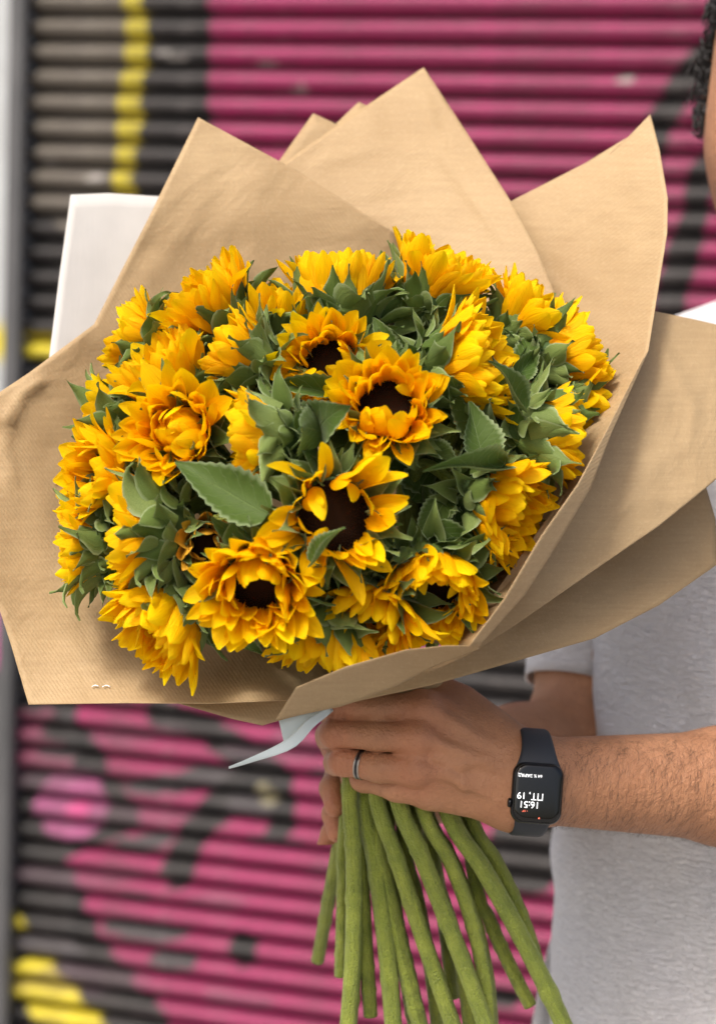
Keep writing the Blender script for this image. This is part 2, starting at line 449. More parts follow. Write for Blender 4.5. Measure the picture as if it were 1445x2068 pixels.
# ------------------------------------------------------------------ kraft paper sheets
def tps(ctrl):
    c = np.array(ctrl, float); xy = c[:, :2] / 1000; n = len(c)
    def K(a, b):
        r2 = ((a[:, None] - b[None]) ** 2).sum(-1); return r2 * np.log(r2 + 1e-9)
    A = np.zeros((n + 3, n + 3)); A[:n, :n] = K(xy, xy) + np.eye(n) * 2e-4
    A[:n, n:] = np.hstack([np.ones((n, 1)), xy]); A[n:, :n] = A[:n, n:].T
    w = np.linalg.solve(A, np.concatenate([c[:, 2], np.zeros(3)]))
    def f(q):
        q = np.asarray(q, float) / 1000
        return K(q, xy) @ w[:n] + np.hstack([np.ones((len(q), 1)), q]) @ w[n:]
    return f
def resample(poly, k):
    out = []
    for (a, b) in zip(poly[:-1], poly[1:]):
        for i in range(k): out.append(np.array(a) + (np.array(b) - np.array(a)) * i / k)
    out.append(np.array(poly[-1], float)); return np.array(out)
def sheet_part(outer, inner, ctrl, k=10, rows=26, wr=.0012, seed=0.0, folds=()):
    o = resample(outer, k); i = resample(inner, k); nc = len(o)
    pts = np.array([o * (1 - s) + i * s for s in np.linspace(0, 1, rows)]).reshape(-1, 2)
    d = tps(ctrl)(pts)
    v = []
    for (x, y), dd in zip(pts, d):
        w = nz(x * .006, y * .006, seed) * wr * 1.6 + nz(x * .017, y * .017, seed + 5) * wr * .7
        for line, amp, wid in folds:
            w -= amp * math.exp(-(float(seg_d(np.array([x]), np.array([y]), line)[0]) / wid) ** 2)
        v.append(P(x, y, dd + w))
    uv = pts * .00031
    return v, grid_faces(rows, nc), uv
def sheet(label, parts, mat, name='kraft_sheet', thick=.00035, group='kraft paper sheets of the wrap', cat='wrapping paper'):
    V, Fc, U = [], [], []
    for (v, f, u) in parts:
        off = len(V); V += list(v); Fc += [tuple(x + off for x in q) for q in f]; U += list(u)
    me = pymesh(name, V, Fc, True, U)
    o = mk(name, me, None, mat)
    s = o.modifiers.new('thickness', 'SOLIDIFY'); s.thickness = thick; s.offset = 0
    tag(o, label, cat, group); return o

A_ctrl = [(400, 237, 1.52), (190, 660, 1.475), (-60, 900, 1.42), (-60, 1150, 1.39), (58, 1422, 1.375), (300, 1420, 1.365), (590, 1412, 1.365),
          (500, 700, 1.52), (250, 1000, 1.475), (400, 1250, 1.455), (640, 1000, 1.53), (740, 1400, 1.50), (800, 480, 1.535), (170, 1200, 1.425)]
SA = sheet('broad ribbed kraft sheet cupping the flowers, stapled, with a creased outer edge',
      [sheet_part([(800, 472), (600, 345), (400, 237), (300, 440), (190, 655), (60, 752), (-20, 805), (-90, 930), (-60, 1120), (0, 1232), (22, 1300), (58, 1423), (250, 1420), (420, 1421), (590, 1414), (740, 1410)],
                  [(860, 800), (860, 830), (860, 860), (860, 890), (860, 920), (860, 950), (860, 980), (860, 1010), (860, 1050), (855, 1100), (850, 1150), (840, 1200), (830, 1250), (820, 1300), (810, 1350), (800, 1400)],
                  A_ctrl, 9, 64, .0018, 1.0, (([(-10, 850), (30, 835), (45, 795), (80, 770)], .0040, 11), ([(20, 835), (12, 900), (22, 980)], .0030, 9), ([(300, 440), (420, 520), (560, 560)], .0016, 26), ([(80, 1330), (200, 1310), (330, 1330)], .0016, 22), ([(190, 660), (260, 560), (300, 500)], -.0016, 20)))], KR[0])
fA = tps(A_ctrl)
def staple(pts, off=-.0012):
    d = fA(np.array(pts)) + off
    path = catmull([P(x, y, dd) for (x, y), dd in zip(pts, d)], 8)
    v, f, uv = tube(path, .0004, 5)
    mk('staple', pymesh('staple', v, f, True, uv), SA, STAPLE)
staple([(111, 976), (118, 966), (126, 955)], -.003)
staple([(186, 1387), (192, 1384), (200, 1386)], -.003); staple([(207, 1387), (215, 1384), (223, 1387)], -.003)

sheet('kraft sheet edge peeping out beneath the stapled sheet, above the pale ribbon',
      [sheet_part([(340, 1415), (400, 1432), (470, 1452), (530, 1465), (575, 1452), (640, 1435)], [(340, 1400), (420, 1395), (500, 1390), (560, 1385), (620, 1380), (680, 1375)],
                  [(340, 1400, 1.385), (530, 1465, 1.375), (640, 1435, 1.40), (560, 1380, 1.395), (680, 1375, 1.41)], 8, 8, .0006, 2.0)], KR[0])
sheet('tall ribbed kraft sheet with a single high pointed corner behind the flowers',
      [sheet_part([(470, 430), (560, 338), (700, 240), (855, 136), (940, 265), (1030, 405), (1085, 510), (1118, 590), (1120, 700)],
                  [(640, 850), (680, 860), (720, 870), (760, 880), (790, 890), (820, 900), (850, 910), (880, 930), (900, 960)],
                  [(470, 430, 1.55), (560, 338, 1.565), (855, 136, 1.585), (1030, 405, 1.535), (1118, 590, 1.50), (1120, 700, 1.485), (800, 500, 1.545), (800, 880, 1.54)], 10, 60, .0014, 3.0, (([(860, 200), (900, 330), (1010, 480)], .0014, 10), ([(640, 330), (760, 300), (880, 310)], .0009, 9), ([(700, 420), (820, 400)], -.0010, 8)))], KR[1])
sheet('small kraft corner showing behind the tall pointed sheet, lower of the two',
      [sheet_part([(540, 360), (560, 330), (632, 229), (682, 252), (760, 300)], [(640, 560), (650, 560), (670, 560), (690, 560), (720, 560)],
                  [(540, 360, 1.585), (632, 229, 1.60), (760, 300, 1.60), (660, 560, 1.57)], 8, 12, .001, 4.0)], KR[0])
sheet('small kraft corner tip just rising behind the tall pointed sheet, higher of the two',
      [sheet_part([(650, 290), (680, 248), (724, 206), (745, 216), (800, 250)], [(700, 560), (710, 560), (730, 560), (750, 560), (770, 560)],
                  [(650, 290, 1.605), (724, 206, 1.615), (800, 250, 1.615), (730, 560, 1.59)], 8, 12, .001, 5.0)], KR[1])
C_ctrl = [(1030, 405, 1.56), (1312, 232, 1.535), (1348, 450, 1.475), (1306, 712, 1.415), (1235, 870, 1.356), (1190, 985, 1.330), (1060, 1200, 1.300), (965, 1305, 1.284),
          (1150, 600, 1.52), (1130, 800, 1.475), (1000, 1000, 1.47), (780, 720, 1.56), (800, 1250, 1.47), (780, 1000, 1.52)]
sheet('ribbed kraft sheet with a tall curved corner, its rim rolled over towards the flap',
      [sheet_part([(985, 432), (1030, 407), (1180, 330), (1270, 275), (1312, 231), (1330, 300), (1347, 400), (1346, 470), (1330, 570), (1308, 708), (1235, 872), (1192, 985), (1130, 1090), (1060, 1200), (965, 1306)],
                  [(780, 700), (780, 720), (780, 740), (780, 760), (780, 790), (780, 820), (780, 850), (780, 890), (780, 930), (780, 980), (780, 1040), (780, 1100), (780, 1160), (780, 1220), (780, 1290)],
                  C_ctrl, 8, 60, .0013, 6.0, (([(1100, 560), (1190, 640), (1290, 700)], .0022, 9), ([(1290, 330), (1230, 420), (1150, 470)], .0010, 10), ([(1320, 480), (1240, 520)], -.0010, 9))),
       sheet_part([(1308, 708), (1235, 872), (1192, 985), (1130, 1090), (1060, 1200), (965, 1306)], [(1301, 716), (1222, 872), (1165, 978), (1090, 1085), (1015, 1212), (945, 1306)],
                  [(1308, 708, 1.411), (1235, 872, 1.352), (1192, 985, 1.326), (1130, 1090, 1.310), (1060, 1200, 1.296), (965, 1306, 1.280), (1222, 872, 1.346), (1165, 978, 1.312), (1090, 1085, 1.292), (1015, 1212, 1.280), (940, 1306, 1.272)], 8, 8, .0005, 7.0)], KR[1])
D_ctrl = [(1320, 630, 1.475), (1500, 668, 1.49), (1520, 800, 1.465), (1425, 985, 1.41), (1200, 1150, 1.36), (1040, 1262, 1.338), (900, 1345, 1.332), (1290, 800, 1.425), (1220, 940, 1.385), (1080, 1180, 1.342), (1350, 850, 1.425)]
sheet('wide kraft sheet flaring out over the shirt, its lower rim shading the next sheet',
      [sheet_part([(1318, 628), (1400, 645), (1500, 668), (1530, 780), (1505, 915), (1425, 985), (1330, 1062), (1200, 1151), (1040, 1262), (940, 1325), (860, 1360)],
                  [(1308, 648), (1304, 685), (1298, 720), (1268, 790), (1240, 845), (1190, 910), (1150, 980), (1080, 1080), (990, 1210), (920, 1290), (850, 1340)],
                  D_ctrl, 9, 50, .0013, 8.0, (([(1330, 690), (1400, 820), (1390, 900)], .0016, 14), ([(1380, 1010), (1280, 1010), (1200, 1080)], .0010, 10)))], KR[2])
sheet('lowest kraft sheet, shadowed, jutting towards the white shirt above the wrist',
      [sheet_part([(1418, 960), (1424, 982), (1444, 1050), (1447, 1140), (1330, 1222), (1200, 1289), (1000, 1347), (870, 1384), (740, 1412), (640, 1436)],
                  [(1300, 930), (1290, 960), (1270, 990), (1240, 1030), (1170, 1090), (1080, 1160), (960, 1270), (860, 1320), (740, 1370), (660, 1410)],
                  [(1424, 982, 1.46), (1447, 1140, 1.445), (1330, 1222, 1.415), (1200, 1289, 1.388), (1000, 1347, 1.372), (870, 1384, 1.372), (640, 1436, 1.385), (1270, 990, 1.455), (1080, 1160, 1.40), (860, 1320, 1.37), (700, 1390, 1.39)], 9, 16, .0012, 9.0)], KR[2])
sheet('matt kraft flap folded across the front beneath the drooping flowers',
      [sheet_part([(598, 1388), (700, 1346), (820, 1312), (900, 1304), (963, 1304)], [(556, 1454), (690, 1426), (800, 1386), (885, 1340), (968, 1310)],
                  [(598, 1388, 1.290), (700, 1346, 1.280), (820, 1312, 1.276), (963, 1304, 1.280), (556, 1454, 1.322), (690, 1426, 1.312), (800, 1386, 1.302), (885, 1340, 1.292), (970, 1310, 1.286)], 12, 12, .0009, 10.0)], KR[2])
sheet('stiff white paper sheet standing behind the stapled kraft sheet',
      [sheet_part([(95, 760), (101, 712), (120, 560), (143, 393), (220, 390), (310, 396), (420, 400)], [(330, 900), (330, 880), (330, 860), (335, 840), (340, 820), (350, 800), (360, 780)],
                  [(95, 760, 1.50), (143, 393, 1.56), (420, 400, 1.585), (330, 860, 1.54), (230, 600, 1.555)], 8, 16, .001, 11.0)], WHITE_PAPER,
      'white_paper_sheet', group=None, cat='paper')
# pleated neck of the wrap above the hand
v = []; uv = []; nr, ncn = 14, 96
for i in range(nr):
    s = i / (nr - 1); py = 1350 + s * 150
    cx = 790 - 6 * s; rx = .042 - .012 * s; rd = .040 - .012 * s; d0 = 1.462 + .012 * s
    for j in range(ncn):
        a = 2 * math.pi * j / ncn
        pl = 1 + .055 * math.sin(a * 17 + 1.5 * nz(a * 2, s * 2, 3)) * (.4 + .6 * s)
        c = C3(cx, py, d0) + np.array([rx * pl * math.cos(a), 0, rd * pl * math.sin(a)])
        v.append(toW(c[None])[0]); uv.append((a * .03, s * .05))
o = mk('paper_collar', pymesh('paper_collar', v, grid_faces(nr, ncn, wrap=True), True, uv), None, KR[0])
o.modifiers.new('thickness', 'SOLIDIFY').thickness = .0005
tag(o, 'kraft paper gathered into tight pleats above the gripping hand', 'wrapping paper', 'kraft paper sheets of the wrap')

# ribbon
def ribbon_strip(a, b, wr=.0006):
    a = catmull(a, 16); b = catmull(b, 16)
    v = []; uv = []
    for i in range(16):
        for j in range(5):
            q = a[i] * (1 - j / 4) + b[i] * j / 4
            v.append(P(q[0], q[1], q[2] + nz(q[0] * .03, q[1] * .03, 2) * wr)); uv.append((i / 16, j / 4))
    return v, grid_faces(16, 5), uv
rb = empty('ribbon', Matrix.Translation(Vector(P(640, 1440, 1.42))))
tag(rb, 'pale blue ribbon with loose tails hanging beside the fingers', 'ribbon')
for a, b in (([(668, 1424, 1.418), (620, 1452, 1.405), (575, 1495, 1.40), (500, 1532, 1.40), (462, 1548, 1.40)], [(672, 1436, 1.418), (634, 1468, 1.405), (590, 1512, 1.40), (505, 1540, 1.405), (462, 1552, 1.405)]),
             ([(660, 1428, 1.422), (610, 1440, 1.412), (562, 1452, 1.408)], [(668, 1440, 1.422), (630, 1470, 1.412), (575, 1508, 1.408)])):
    v, f, uv = ribbon_strip(a, b)
    me = pymesh('ribbon_tail', [np.array(x) - P(640, 1440, 1.42) for x in v], f, True, uv)
    o = mk('ribbon_tail', me, rb, RIBBON); o.modifiers.new('thickness', 'SOLIDIFY').thickness = .0003

# ------------------------------------------------------------------ sunflowers
def blade(L, Wd, wprof, nlen, nwid, cup, bend, twist=0., ruffle=0., rs=0):
    """leaf-like blade along +Y, normal +Z; bend: list of angles (rad) accumulated along the length"""
    v = []; uv = []
    y = z = 0.0; ang = 0.0
    for i in range(nlen):
        t_ = i / (nlen - 1)
        hw = Wd * .5 * wprof(t_)
        for j in range(nwid):
            s = -1 + 2 * j / (nwid - 1)
            tw = twist * t_
            x = s * hw; zz = cup * hw * (s * s) + ruffle * math.sin(rs + t_ * 9 + s * 2) * abs(s) * Wd
            xr, zr = x * math.cos(tw) - zz * math.sin(tw), x * math.sin(tw) + zz * math.cos(tw)
            v.append((xr, y - zr * math.sin(ang), z + zr * math.cos(ang))); uv.append((j / (nwid - 1), t_))
        ang = bend(t_)
        y += L / (nlen - 1) * math.cos(ang); z += L / (nlen - 1) * math.sin(ang)
    return v, grid_faces(nlen, nwid), uv
def wp_petal(t_): return (.52, .76, .93, 1.0, 1.0, .90, .64, .14)[round(t_ * 7)]
def wp_bract(t_): return (.72, .95, 1.0, .92, .70, .44, .22, .10, .02)[round(t_ * 8)]
def wp_leaf(t_): return max(.02, math.sin(math.pi * (t_ * .96 + .03) ** .62) ** .85 * (1 - .22 * t_) * (1 + .085 * ((t_ * 22) % 2 - 1)))
petal_meshes = {0: [], 1: [], 2: []}
for kind in (0, 1, 2):             # straight, curling in, flaring out
    for q in range(8):
        b0 = {0: .1, 1: .75, 2: -.7}[kind] * random.uniform(.5, 1.4); b1 = random.uniform(-.5, .5)
        v, f, uv = blade(1.0, random.uniform(.34, .45), wp_petal, 8, 5, random.uniform(.3, .75), lambda t_, a=b0, b=b1: a * t_ + b * math.sin(t_ * 3),
                         random.uniform(-.45, .45), random.uniform(.005, .04), q)
        petal_meshes[kind].append(pymesh('petal', v, f, True, uv, PETAL))
bract_meshes = []
for q in range(24):
    v, f, uv = blade(1.0, random.uniform(.42, .64), wp_bract, 9, 5, random.uniform(.3, 1.1), lambda t_, a=random.uniform(-.7, .5), b=random.uniform(-2.0, .3): a * t_ + b * t_ ** 3,
                     random.uniform(-1.3, 1.3), random.uniform(.02, .09), q)
    bract_meshes.append(pymesh('bract', v, f, True, uv, BRACT))
leaf_meshes = []
for q in range(10):
    v, f, uv = blade(1.0, random.uniform(.50, .68), wp_leaf, 34, 7, random.uniform(.25, .8), lambda t_, a=random.uniform(-1.3, .2), b=random.uniform(-.5, .5): a * t_ + b * math.sin(t_ * 4),
                     random.uniform(-.6, .6), random.uniform(.02, .05), q)
    leaf_meshes.append(pymesh('leaf', v, f, True, uv, LEAF))
# disc: shallow bowl with spiral florets
bm = bmesh.new()
bmesh.ops.create_circle(bm, cap_ends=True, radius=1.0, segments=28)
for k in range(420):
    r = math.sqrt((k + .5) / 420); a = k * 2.399963
    zz = .10 * (r * r) - .06
    h = .10 * (.5 + .5 * r); s = .050
    c = Vector((r * math.cos(a), r * math.sin(a), zz))
    rd_ = Vector((math.cos(a), math.sin(a), 0)); td = Vector((-math.sin(a), math.cos(a), 0))
    vs = [bm.verts.new(c + rd_ * s), bm.verts.new(c + td * s), bm.verts.new(c - rd_ * s), bm.verts.new(c - td * s), bm.verts.new(c + Vector((0, 0, h)) - rd_ * .03)]
    for i in range(4): bm.faces.new((vs[i], vs[(i + 1) % 4], vs[4]))
DISC_ME = bpy.data.meshes.new('disc'); bm.to_mesh(DISC_ME); bm.free(); DISC_ME.materials.append(DISC)
# receptacle: green bowl behind the disc
pr = [(.0, -.95), (.28, -.92), (.45, -.75), (.75, -.45), (.98, -.12), (1.0, 0), (.9, .02)]
v = []; 
for (r, z) in pr:
    for j in range(20):
        a = 2 * math.pi * j / 20; v.append((r * math.cos(a) + 1e-4 * math.cos(a), r * math.sin(a) + 1e-4 * math.sin(a), z))
REC_ME = pymesh('receptacle', v, grid_faces(len(pr), 20, wrap=True), True, None, RECEPT)

def depth_of(px, py):
    r2 = ((px - 670) / 540) ** 2 + ((py - 930) / 430) ** 2
    return 1.30 + .085 * r2 - .05 * (py - 930) / 400
def place(o, parent, Rm, loc, sc):
    o.parent = parent
    mm = Matrix.Translation(Vector(loc)) @ Rm.to_4x4()
    o.matrix_basis = mm @ Matrix.Diagonal((*sc, 1))
def frame(direction, normal_hint, spin=0.0):
    y = Vector(direction).normalized(); n = Vector(normal_hint); n = (n - y * n.dot(y)).normalized()
    x = y.cross(n)
    M = Matrix((x, y, n)).transposed()
    return M @ Matrix.Rotation(spin, 3, 'Y')
def add_blade(parent, name, meshes, dirv, nrm, loc, L, wscale=1.0, spin=0.0):
    o = bpy.data.objects.new(name, random.choice(meshes)); COL.objects.link(o)
    place(o, parent, frame(dirv, nrm, spin), loc, (L * wscale, L, L))
    return o

BIND = np.array([790.0, 1480.0]); BIND_D = 1.475
STEMS = [  # visible stems below the hand: points (px, py, depth), radius mm
    [[(706, 1590, 1.452), (714, 1808, 1.455), (700, 2090, 1.462)], 5.2],
    [[(758, 1605, 1.445), (799, 1725, 1.452), (849, 1890, 1.46), (920, 2090, 1.47)], 5.2],
    [[(803, 1610, 1.443), (849, 1725, 1.45), (882, 1816, 1.452), (957, 1994, 1.46), (985, 2090, 1.466)], 5.6],
    [[(853, 1630, 1.446), (899, 1725, 1.455), (940, 1816, 1.463), (970, 1932, 1.47), (988, 2090, 1.48)], 5.0],
    [[(907, 1640, 1.452), (965, 1745, 1.46), (1015, 1832, 1.468), (1057, 1900, 1.472), (1098, 1974, 1.478), (1145, 2095, 1.485)], 6.0],
    [[(737, 1620, 1.458), (766, 1808, 1.468), (795, 2090, 1.475)], 5.6],
    [[(760, 1680, 1.462), (780, 1800, 1.468), (816, 1932, 1.474), (850, 2090, 1.482)], 5.4],
    [[(953, 1655, 1.47), (999, 1737, 1.48), (1057, 1857, 1.49), (1082, 1930, 1.495), (1092, 1975, 1.50)], 4.6],
    [[(725, 1640, 1.475), (735, 1850, 1.482), (748, 2052, 1.488)], 4.6],
    [[(960, 1790, 1.49), (999, 1882, 1.495), (1032, 1961, 1.50), (1070, 2030, 1.505)], 4.8],
    [[(695, 1640, 1.51), (685, 1700, 1.53), (660, 1830, 1.56), (641, 1940, 1.58)], 4.6],
    [[(692, 1700, 1.49), (690, 1830, 1.50), (686, 1972, 1.505)], 3.6],
    [[(840, 1690, 1.475), (882, 1790, 1.485), (915, 1880, 1.492), (950, 2100, 1.505)], 4.6],
    [[(870, 1700, 1.49), (895, 1850, 1.505), (914, 2014, 1.515)], 4.6],
    [[(785, 1700, 1.485), (800, 1850, 1.50), (842, 2100, 1.51)], 4.6],
    [[(815, 1700, 1.488), (850, 1850, 1.505), (885, 2100, 1.52)], 4.6],
]
# px, py, d offset, facing (right, down, towards camera), disc radius mm, petal length mm, opening deg, petals, scale, label
FL = [
 (445, 640, .012, (-0.55, -0.72, 0.25), 22, 35, 22, 44, 'large bright sunflower leaning outwards against the stapled kraft sheet, bracts scalloped beneath it'),
 (292, 690, .016, (-0.85, -0.4, 0), 17, 25, 24, 30, 'small sunflower pressed sideways to the stapled sheet, above the little grey-green leaf'),
 (556, 668, .030, (0.05, -0.95, 0.15), 17, 34, 16, 30, 'deep orange sunflower squeezed between two brighter heads, its base sunk among bracts'),
 (508, 722, -.008, (-0.85, -0.45, 0.05), 17, 28, 18, 36, 'narrow sunflower seen in profile with ruffled bracts, above the folded-petal profile bloom'),
 (348, 778, .008, (-0.5, -0.75, 0.25), 20, 34, 22, 36, 'sunflower mostly hidden behind the full yellow bloom with the notched leaf at its rim'),
 (368, 872, -.010, (-0.3, -0.1, 0.9), 17, 34, 30, 50, 'full yellow sunflower turned outwards, cup of petals closed over its centre'),
 (546, 882, -.006, (-0.97, 0.05, 0.05), 20, 28, 16, 38, 'sunflower in strict profile with folded petals, beside the large plain leaf'),
 (228, 850, .022, (-0.95, -0.15, -0.15), 17, 20, 20, 26, 'sunflower showing mainly its bracts, petals brushing the stapled kraft sheet'),
 (228, 958, .006, (-0.65, -0.15, 0.45), 19, 30, 26, 42, 'ragged sunflower at the rim of the bunch, close to the upright staple'),
 (188, 1102, .004, (-0.97, 0.05, 0.05), 21, 24, 18, 36, 'outermost sunflower in profile over the bare lower corner of the stapled sheet'),
 (302, 1066, -.004, (-0.98, 0.02, 0.05), 27, 28, 18, 46, 'tall profile sunflower with a long wall of dark bracts, next to the outermost one'),
 (352, 1234, .004, (-0.6, 0.6, 0.35), 22, 36, 28, 48, 'golden sunflower drooping over the lower kraft paper, no centre visible'),
 (522, 1172, -.022, (-0.12, 0.42, 0.9), 20, 33, 34, 50, 'drooping sunflower with petals falling over a small dark centre, bracts fringing its top'),
 (672, 1042, -.012, (0.30, 0.1, 0.95), 23, 36, 58, 24, 'fully open sunflower with a wide blackish disc and sparse tangled petals'),
 (782, 828, -.016, (0.02, -0.22, 0.97), 19, 30, 34, 44, 'cup-shaped sunflower with a neat brown centre in the heart of the bunch'),
 (668, 742, .004, (-0.18, -0.12, 0.97), 18, 31, 38, 38, 'sunflower with a brown centre half covered by the cup-shaped bloom in front'),
 (690, 612, .010, (0, -1, -0.02), 25, 32, 12, 54, 'upright brush-like sunflower standing on a row of broad pointed bracts'),
 (872, 590, .014, (0.4, -0.85, 0.15), 24, 34, 18, 56, 'topmost bright yellow sunflower, densely petalled, rising against the tall pointed sheet'),
 (918, 745, -.006, (0.85, -0.3, 0.3), 25, 35, 22, 56, 'big sunflower turned away from the heart, long petals above the two broad leaves'),
 (1048, 668, .022, (0.6, -0.6, 0.2), 18, 34, 24, 40, 'orange sunflower half hidden, petals reaching up towards the rolled kraft sheet'),
 (1120, 722, .014, (0.9, -0.38, 0.02), 22, 32, 18, 44, 'profile sunflower with wilting grey-green bracts near the curved kraft corner'),
 (1164, 816, .026, (0.95, 0.1, 0.1), 17, 24, 28, 26, 'orange sunflower poking out farthest to touch the rolled kraft rim'),
 (1098, 878, .000, (0.99, 0.04, 0.03), 24, 25, 14, 46, 'lemon yellow profile sunflower whose bracts curl back like rolled tongues'),
 (992, 1010, .014, (0.75, 0.3, 0.4), 21, 34, 26, 44, 'loose sunflower with long drooping orange petals beside the folded leaf'),
 (980, 1084, .046, (0.65, 0.5, 0.3), 17, 25, 34, 28, 'shaded orange sunflower tucked under the long-petalled bloom by the rolled rim'),
 (868, 1172, .010, (0.0, 0.66, 0.74), 24, 30, 20, 46, 'hanging sunflower with a dark slit centre, directly above the folded flap'),
 (660, 1272, .012, (-0.06, 0.97, 0.12), 21, 28, 26, 42, 'down-facing sunflower with one hooked stray petal, above the flap end'),
 (762, 1222, .012, (-0.25, 0.62, 0.6), 18, 34, 38, 26, 'small sunflower with thin twisted petals wedged beside the hanging dark-centred one'),
 (415, 1098, .006, (0.1, 0.15, 0.95), 11, 19, 26, 20, 'shrunken withered bloom with dull curled petals below the large plain leaf'),
]
# leaves: flower index, base px, tip px, normal towards, width scale, depth offset
LEAVES = [
 (12, (540, 1040), (362, 938), -.045, .92), (18, (975, 930), (950, 815), -.03, 1.5), (18, (1060, 830), (955, 745), -.035, .8),
 (23, (1020, 940), (800, 985), -.03, .36), (13, (628, 1140), (700, 1070), -.045, .8), (4, (300, 765), (232, 785), -.005, .9),
 (15, (690, 800), (548, 768), -.008, .5), (18, (800, 740), (752, 650), -.012, .95), (16, (740, 700), (755, 610), .0, .8), (5, (395, 800), (325, 800), -.02, .9),
 (23, (940, 1050), (820, 1100), .012, .9), (23, (900, 1010), (850, 1080), .012, .9), (25, (880, 1110), (960, 1090), -.006, .7), (24, (880, 1060), (985, 1130), .0, .7),
 (14, (860, 900), (930, 960), .02, 1.0), (13, (600, 900), (560, 800), .02, .9), (10, (390, 1000), (330, 935), .01, .8), (6, (600, 900), (640, 980), .02, .9),
 (22, (1030, 780), (1090, 700), -.008, .8), (22, (1050, 900), (1020, 800), -.012, 1.0), (20, (1060, 760), (1075, 660), -.004, .8), (17, (810, 640), (775, 515), .006, .55),
 (17, (830, 660), (770, 570), .05, 1.0), (18, (800, 780), (840, 650), .05, 1.0), (14, (870, 980), (780, 890), .05, 1.1), (23, (830, 1010), (910, 900), .05, 1.1),
 (13, (560, 1010), (600, 880), .05, 1.1), (25, (770, 1160), (720, 1060), .04, 1.0), (3, (600, 810), (520, 760), .05, 1.0), (10, (470, 990), (420, 890), .04, 1.0), (15, (620, 840), (640, 720), .05, 1.1), (18, (930, 900), (850, 830), .05, 1.1), (17, (830, 700), (780, 620), .06, 1.2),
 (13, (720, 900), (615, 845), .035, 1.1), (14, (700, 930), (650, 830), .045, 1.2), (6, (640, 880), (690, 800), .05, 1.2),
 (11, (440, 1290), (520, 1310), .01, .8), (26, (560, 1240), (490, 1290), .02, .7), (27, (700, 1170), (640, 1220), .01, .7), (9, (225, 1120), (205, 1020), -.012, .35),
]
flowers = []
for fi, (px, py, dd, fd, rd, pl, op, npet, lab) in enumerate(FL):
    d = depth_of(px, py) + dd
    ax = Vector(dirW(*fd)); loc = Vector(P(px, py, d))
    q = ax.to_track_quat('Z', 'Y').to_matrix().to_4x4() @ Matrix.Rotation(random.uniform(0, 6.28), 4, 'Z')
    root = empty('sunflower', Matrix.Translation(loc) @ q)
    tag(root, lab, 'sunflower', 'sunflowers in the bouquet')
    flowers.append(root)
    rd *= .00102; pl *= .00096
    wilt = fi == 28
    o = bpy.data.objects.new('disc', DISC_ME); COL.objects.link(o); o.parent = root; o.scale = (rd * .93,) * 3; o.location = (0, 0, .001); o['kind'] = 'stuff'
    o = bpy.data.objects.new('receptacle', REC_ME); COL.objects.link(o); o.parent = root; o.scale = (rd, rd, rd * 1.1)
    wild = 1.35 if fi in (13, 27, 26) else 1.0
    npet = int(npet * (1.5 if fi in (5, 12, 14, 15) else 1.95 if fi != 13 and not wilt else 1.45))
    for k in range(npet):
        lay = k % 3
        a = 2 * math.pi * (k + random.uniform(-.35, .35)) / npet * 1.0 + lay * .7
        th = R(op) * (1.15, .82, (.8 if op > 60 else -.6 if fi == 5 else .1))[lay] + R(random.gauss(0, 4.6 * wild))
        if fi == 13 and k % 3 == 0: th -= R(random.uniform(10, 55))
        rad = Vector((math.cos(a), math.sin(a), 0)); Z = Vector((0, 0, 1))
        tang = Vector((-math.sin(a), math.cos(a), 0)) * random.gauss(0, .10 * wild)
        dv = Z * math.cos(th) + rad * math.sin(th) + tang
        nv = Z * math.sin(th) - rad * math.cos(th)
        kind = random.choices((0, 1, 2), ((6, 3, 2), (6, 4, 1), (3, 7, 0))[lay])[0]
        L = pl * random.uniform(.80, 1.14) * (1, .95, .86)[lay]
        ob = add_blade(root, 'petal', petal_meshes[kind], dv, nv, rad * rd * (1.0, .97, .92)[lay] + Z * (-.0015 + .0012 * lay), L, random.uniform(.85, 1.25) * (.034 / pl) ** .5, random.gauss(0, .35 * wild))
        if wilt: ob.material_slots[0].link = 'OBJECT'; ob.material_slots[0].material = DRY
    nb = 4 * max(9, int(rd * 1000 * .52))
    if wilt: nb = 12
    bs = 1.0 if fi != 16 else 1.15
    for k in range(nb):
        lay = k % 4
        a = 2 * math.pi * (k + random.uniform(-.4, .4)) / nb + lay * 1.1
        th = R((12, 28, 50, 84)[lay]) + R(op) * .25 + R(random.gauss(0, 14))
        rad = Vector((math.cos(a), math.sin(a), 0)); Z = Vector((0, 0, 1))
        dv = Z * math.cos(th) + rad * math.sin(th) + Vector((-math.sin(a), math.cos(a), 0)) * random.gauss(0, .26)
        nv = Z * math.sin(th) - rad * math.cos(th)
        L = bs * random.uniform(.020, .036) * (1.0, 1.0, .95, .85)[lay] * (1 if not wilt else .6)
        add_blade(root, 'bract', bract_meshes, dv, nv, rad * rd * (1.06, 1.02, .90, .66)[lay] + Z * rd * (-.22, -.42, -.68, -.92)[lay], L, random.uniform(.9, 1.2), random.gauss(0, .2))
    # stem: head -> binding point -> cut end
    if not wilt:                      # stem leaves just below the head
        for k in range(3):
            a = random.uniform(0, 6.28); rad = Vector((math.cos(a), math.sin(a), 0)); Z = Vector((0, 0, 1))
            dv = rad + Z * random.uniform(-.1, .5); zz = -rd * 1.1 - random.uniform(.004, .030)
            add_blade(root, 'leaf', leaf_meshes, dv, Z * .8 - rad * .3, rad * .006 + Z * zz, random.uniform(.042, .060), random.uniform(.9, 1.2), random.gauss(0, .3))
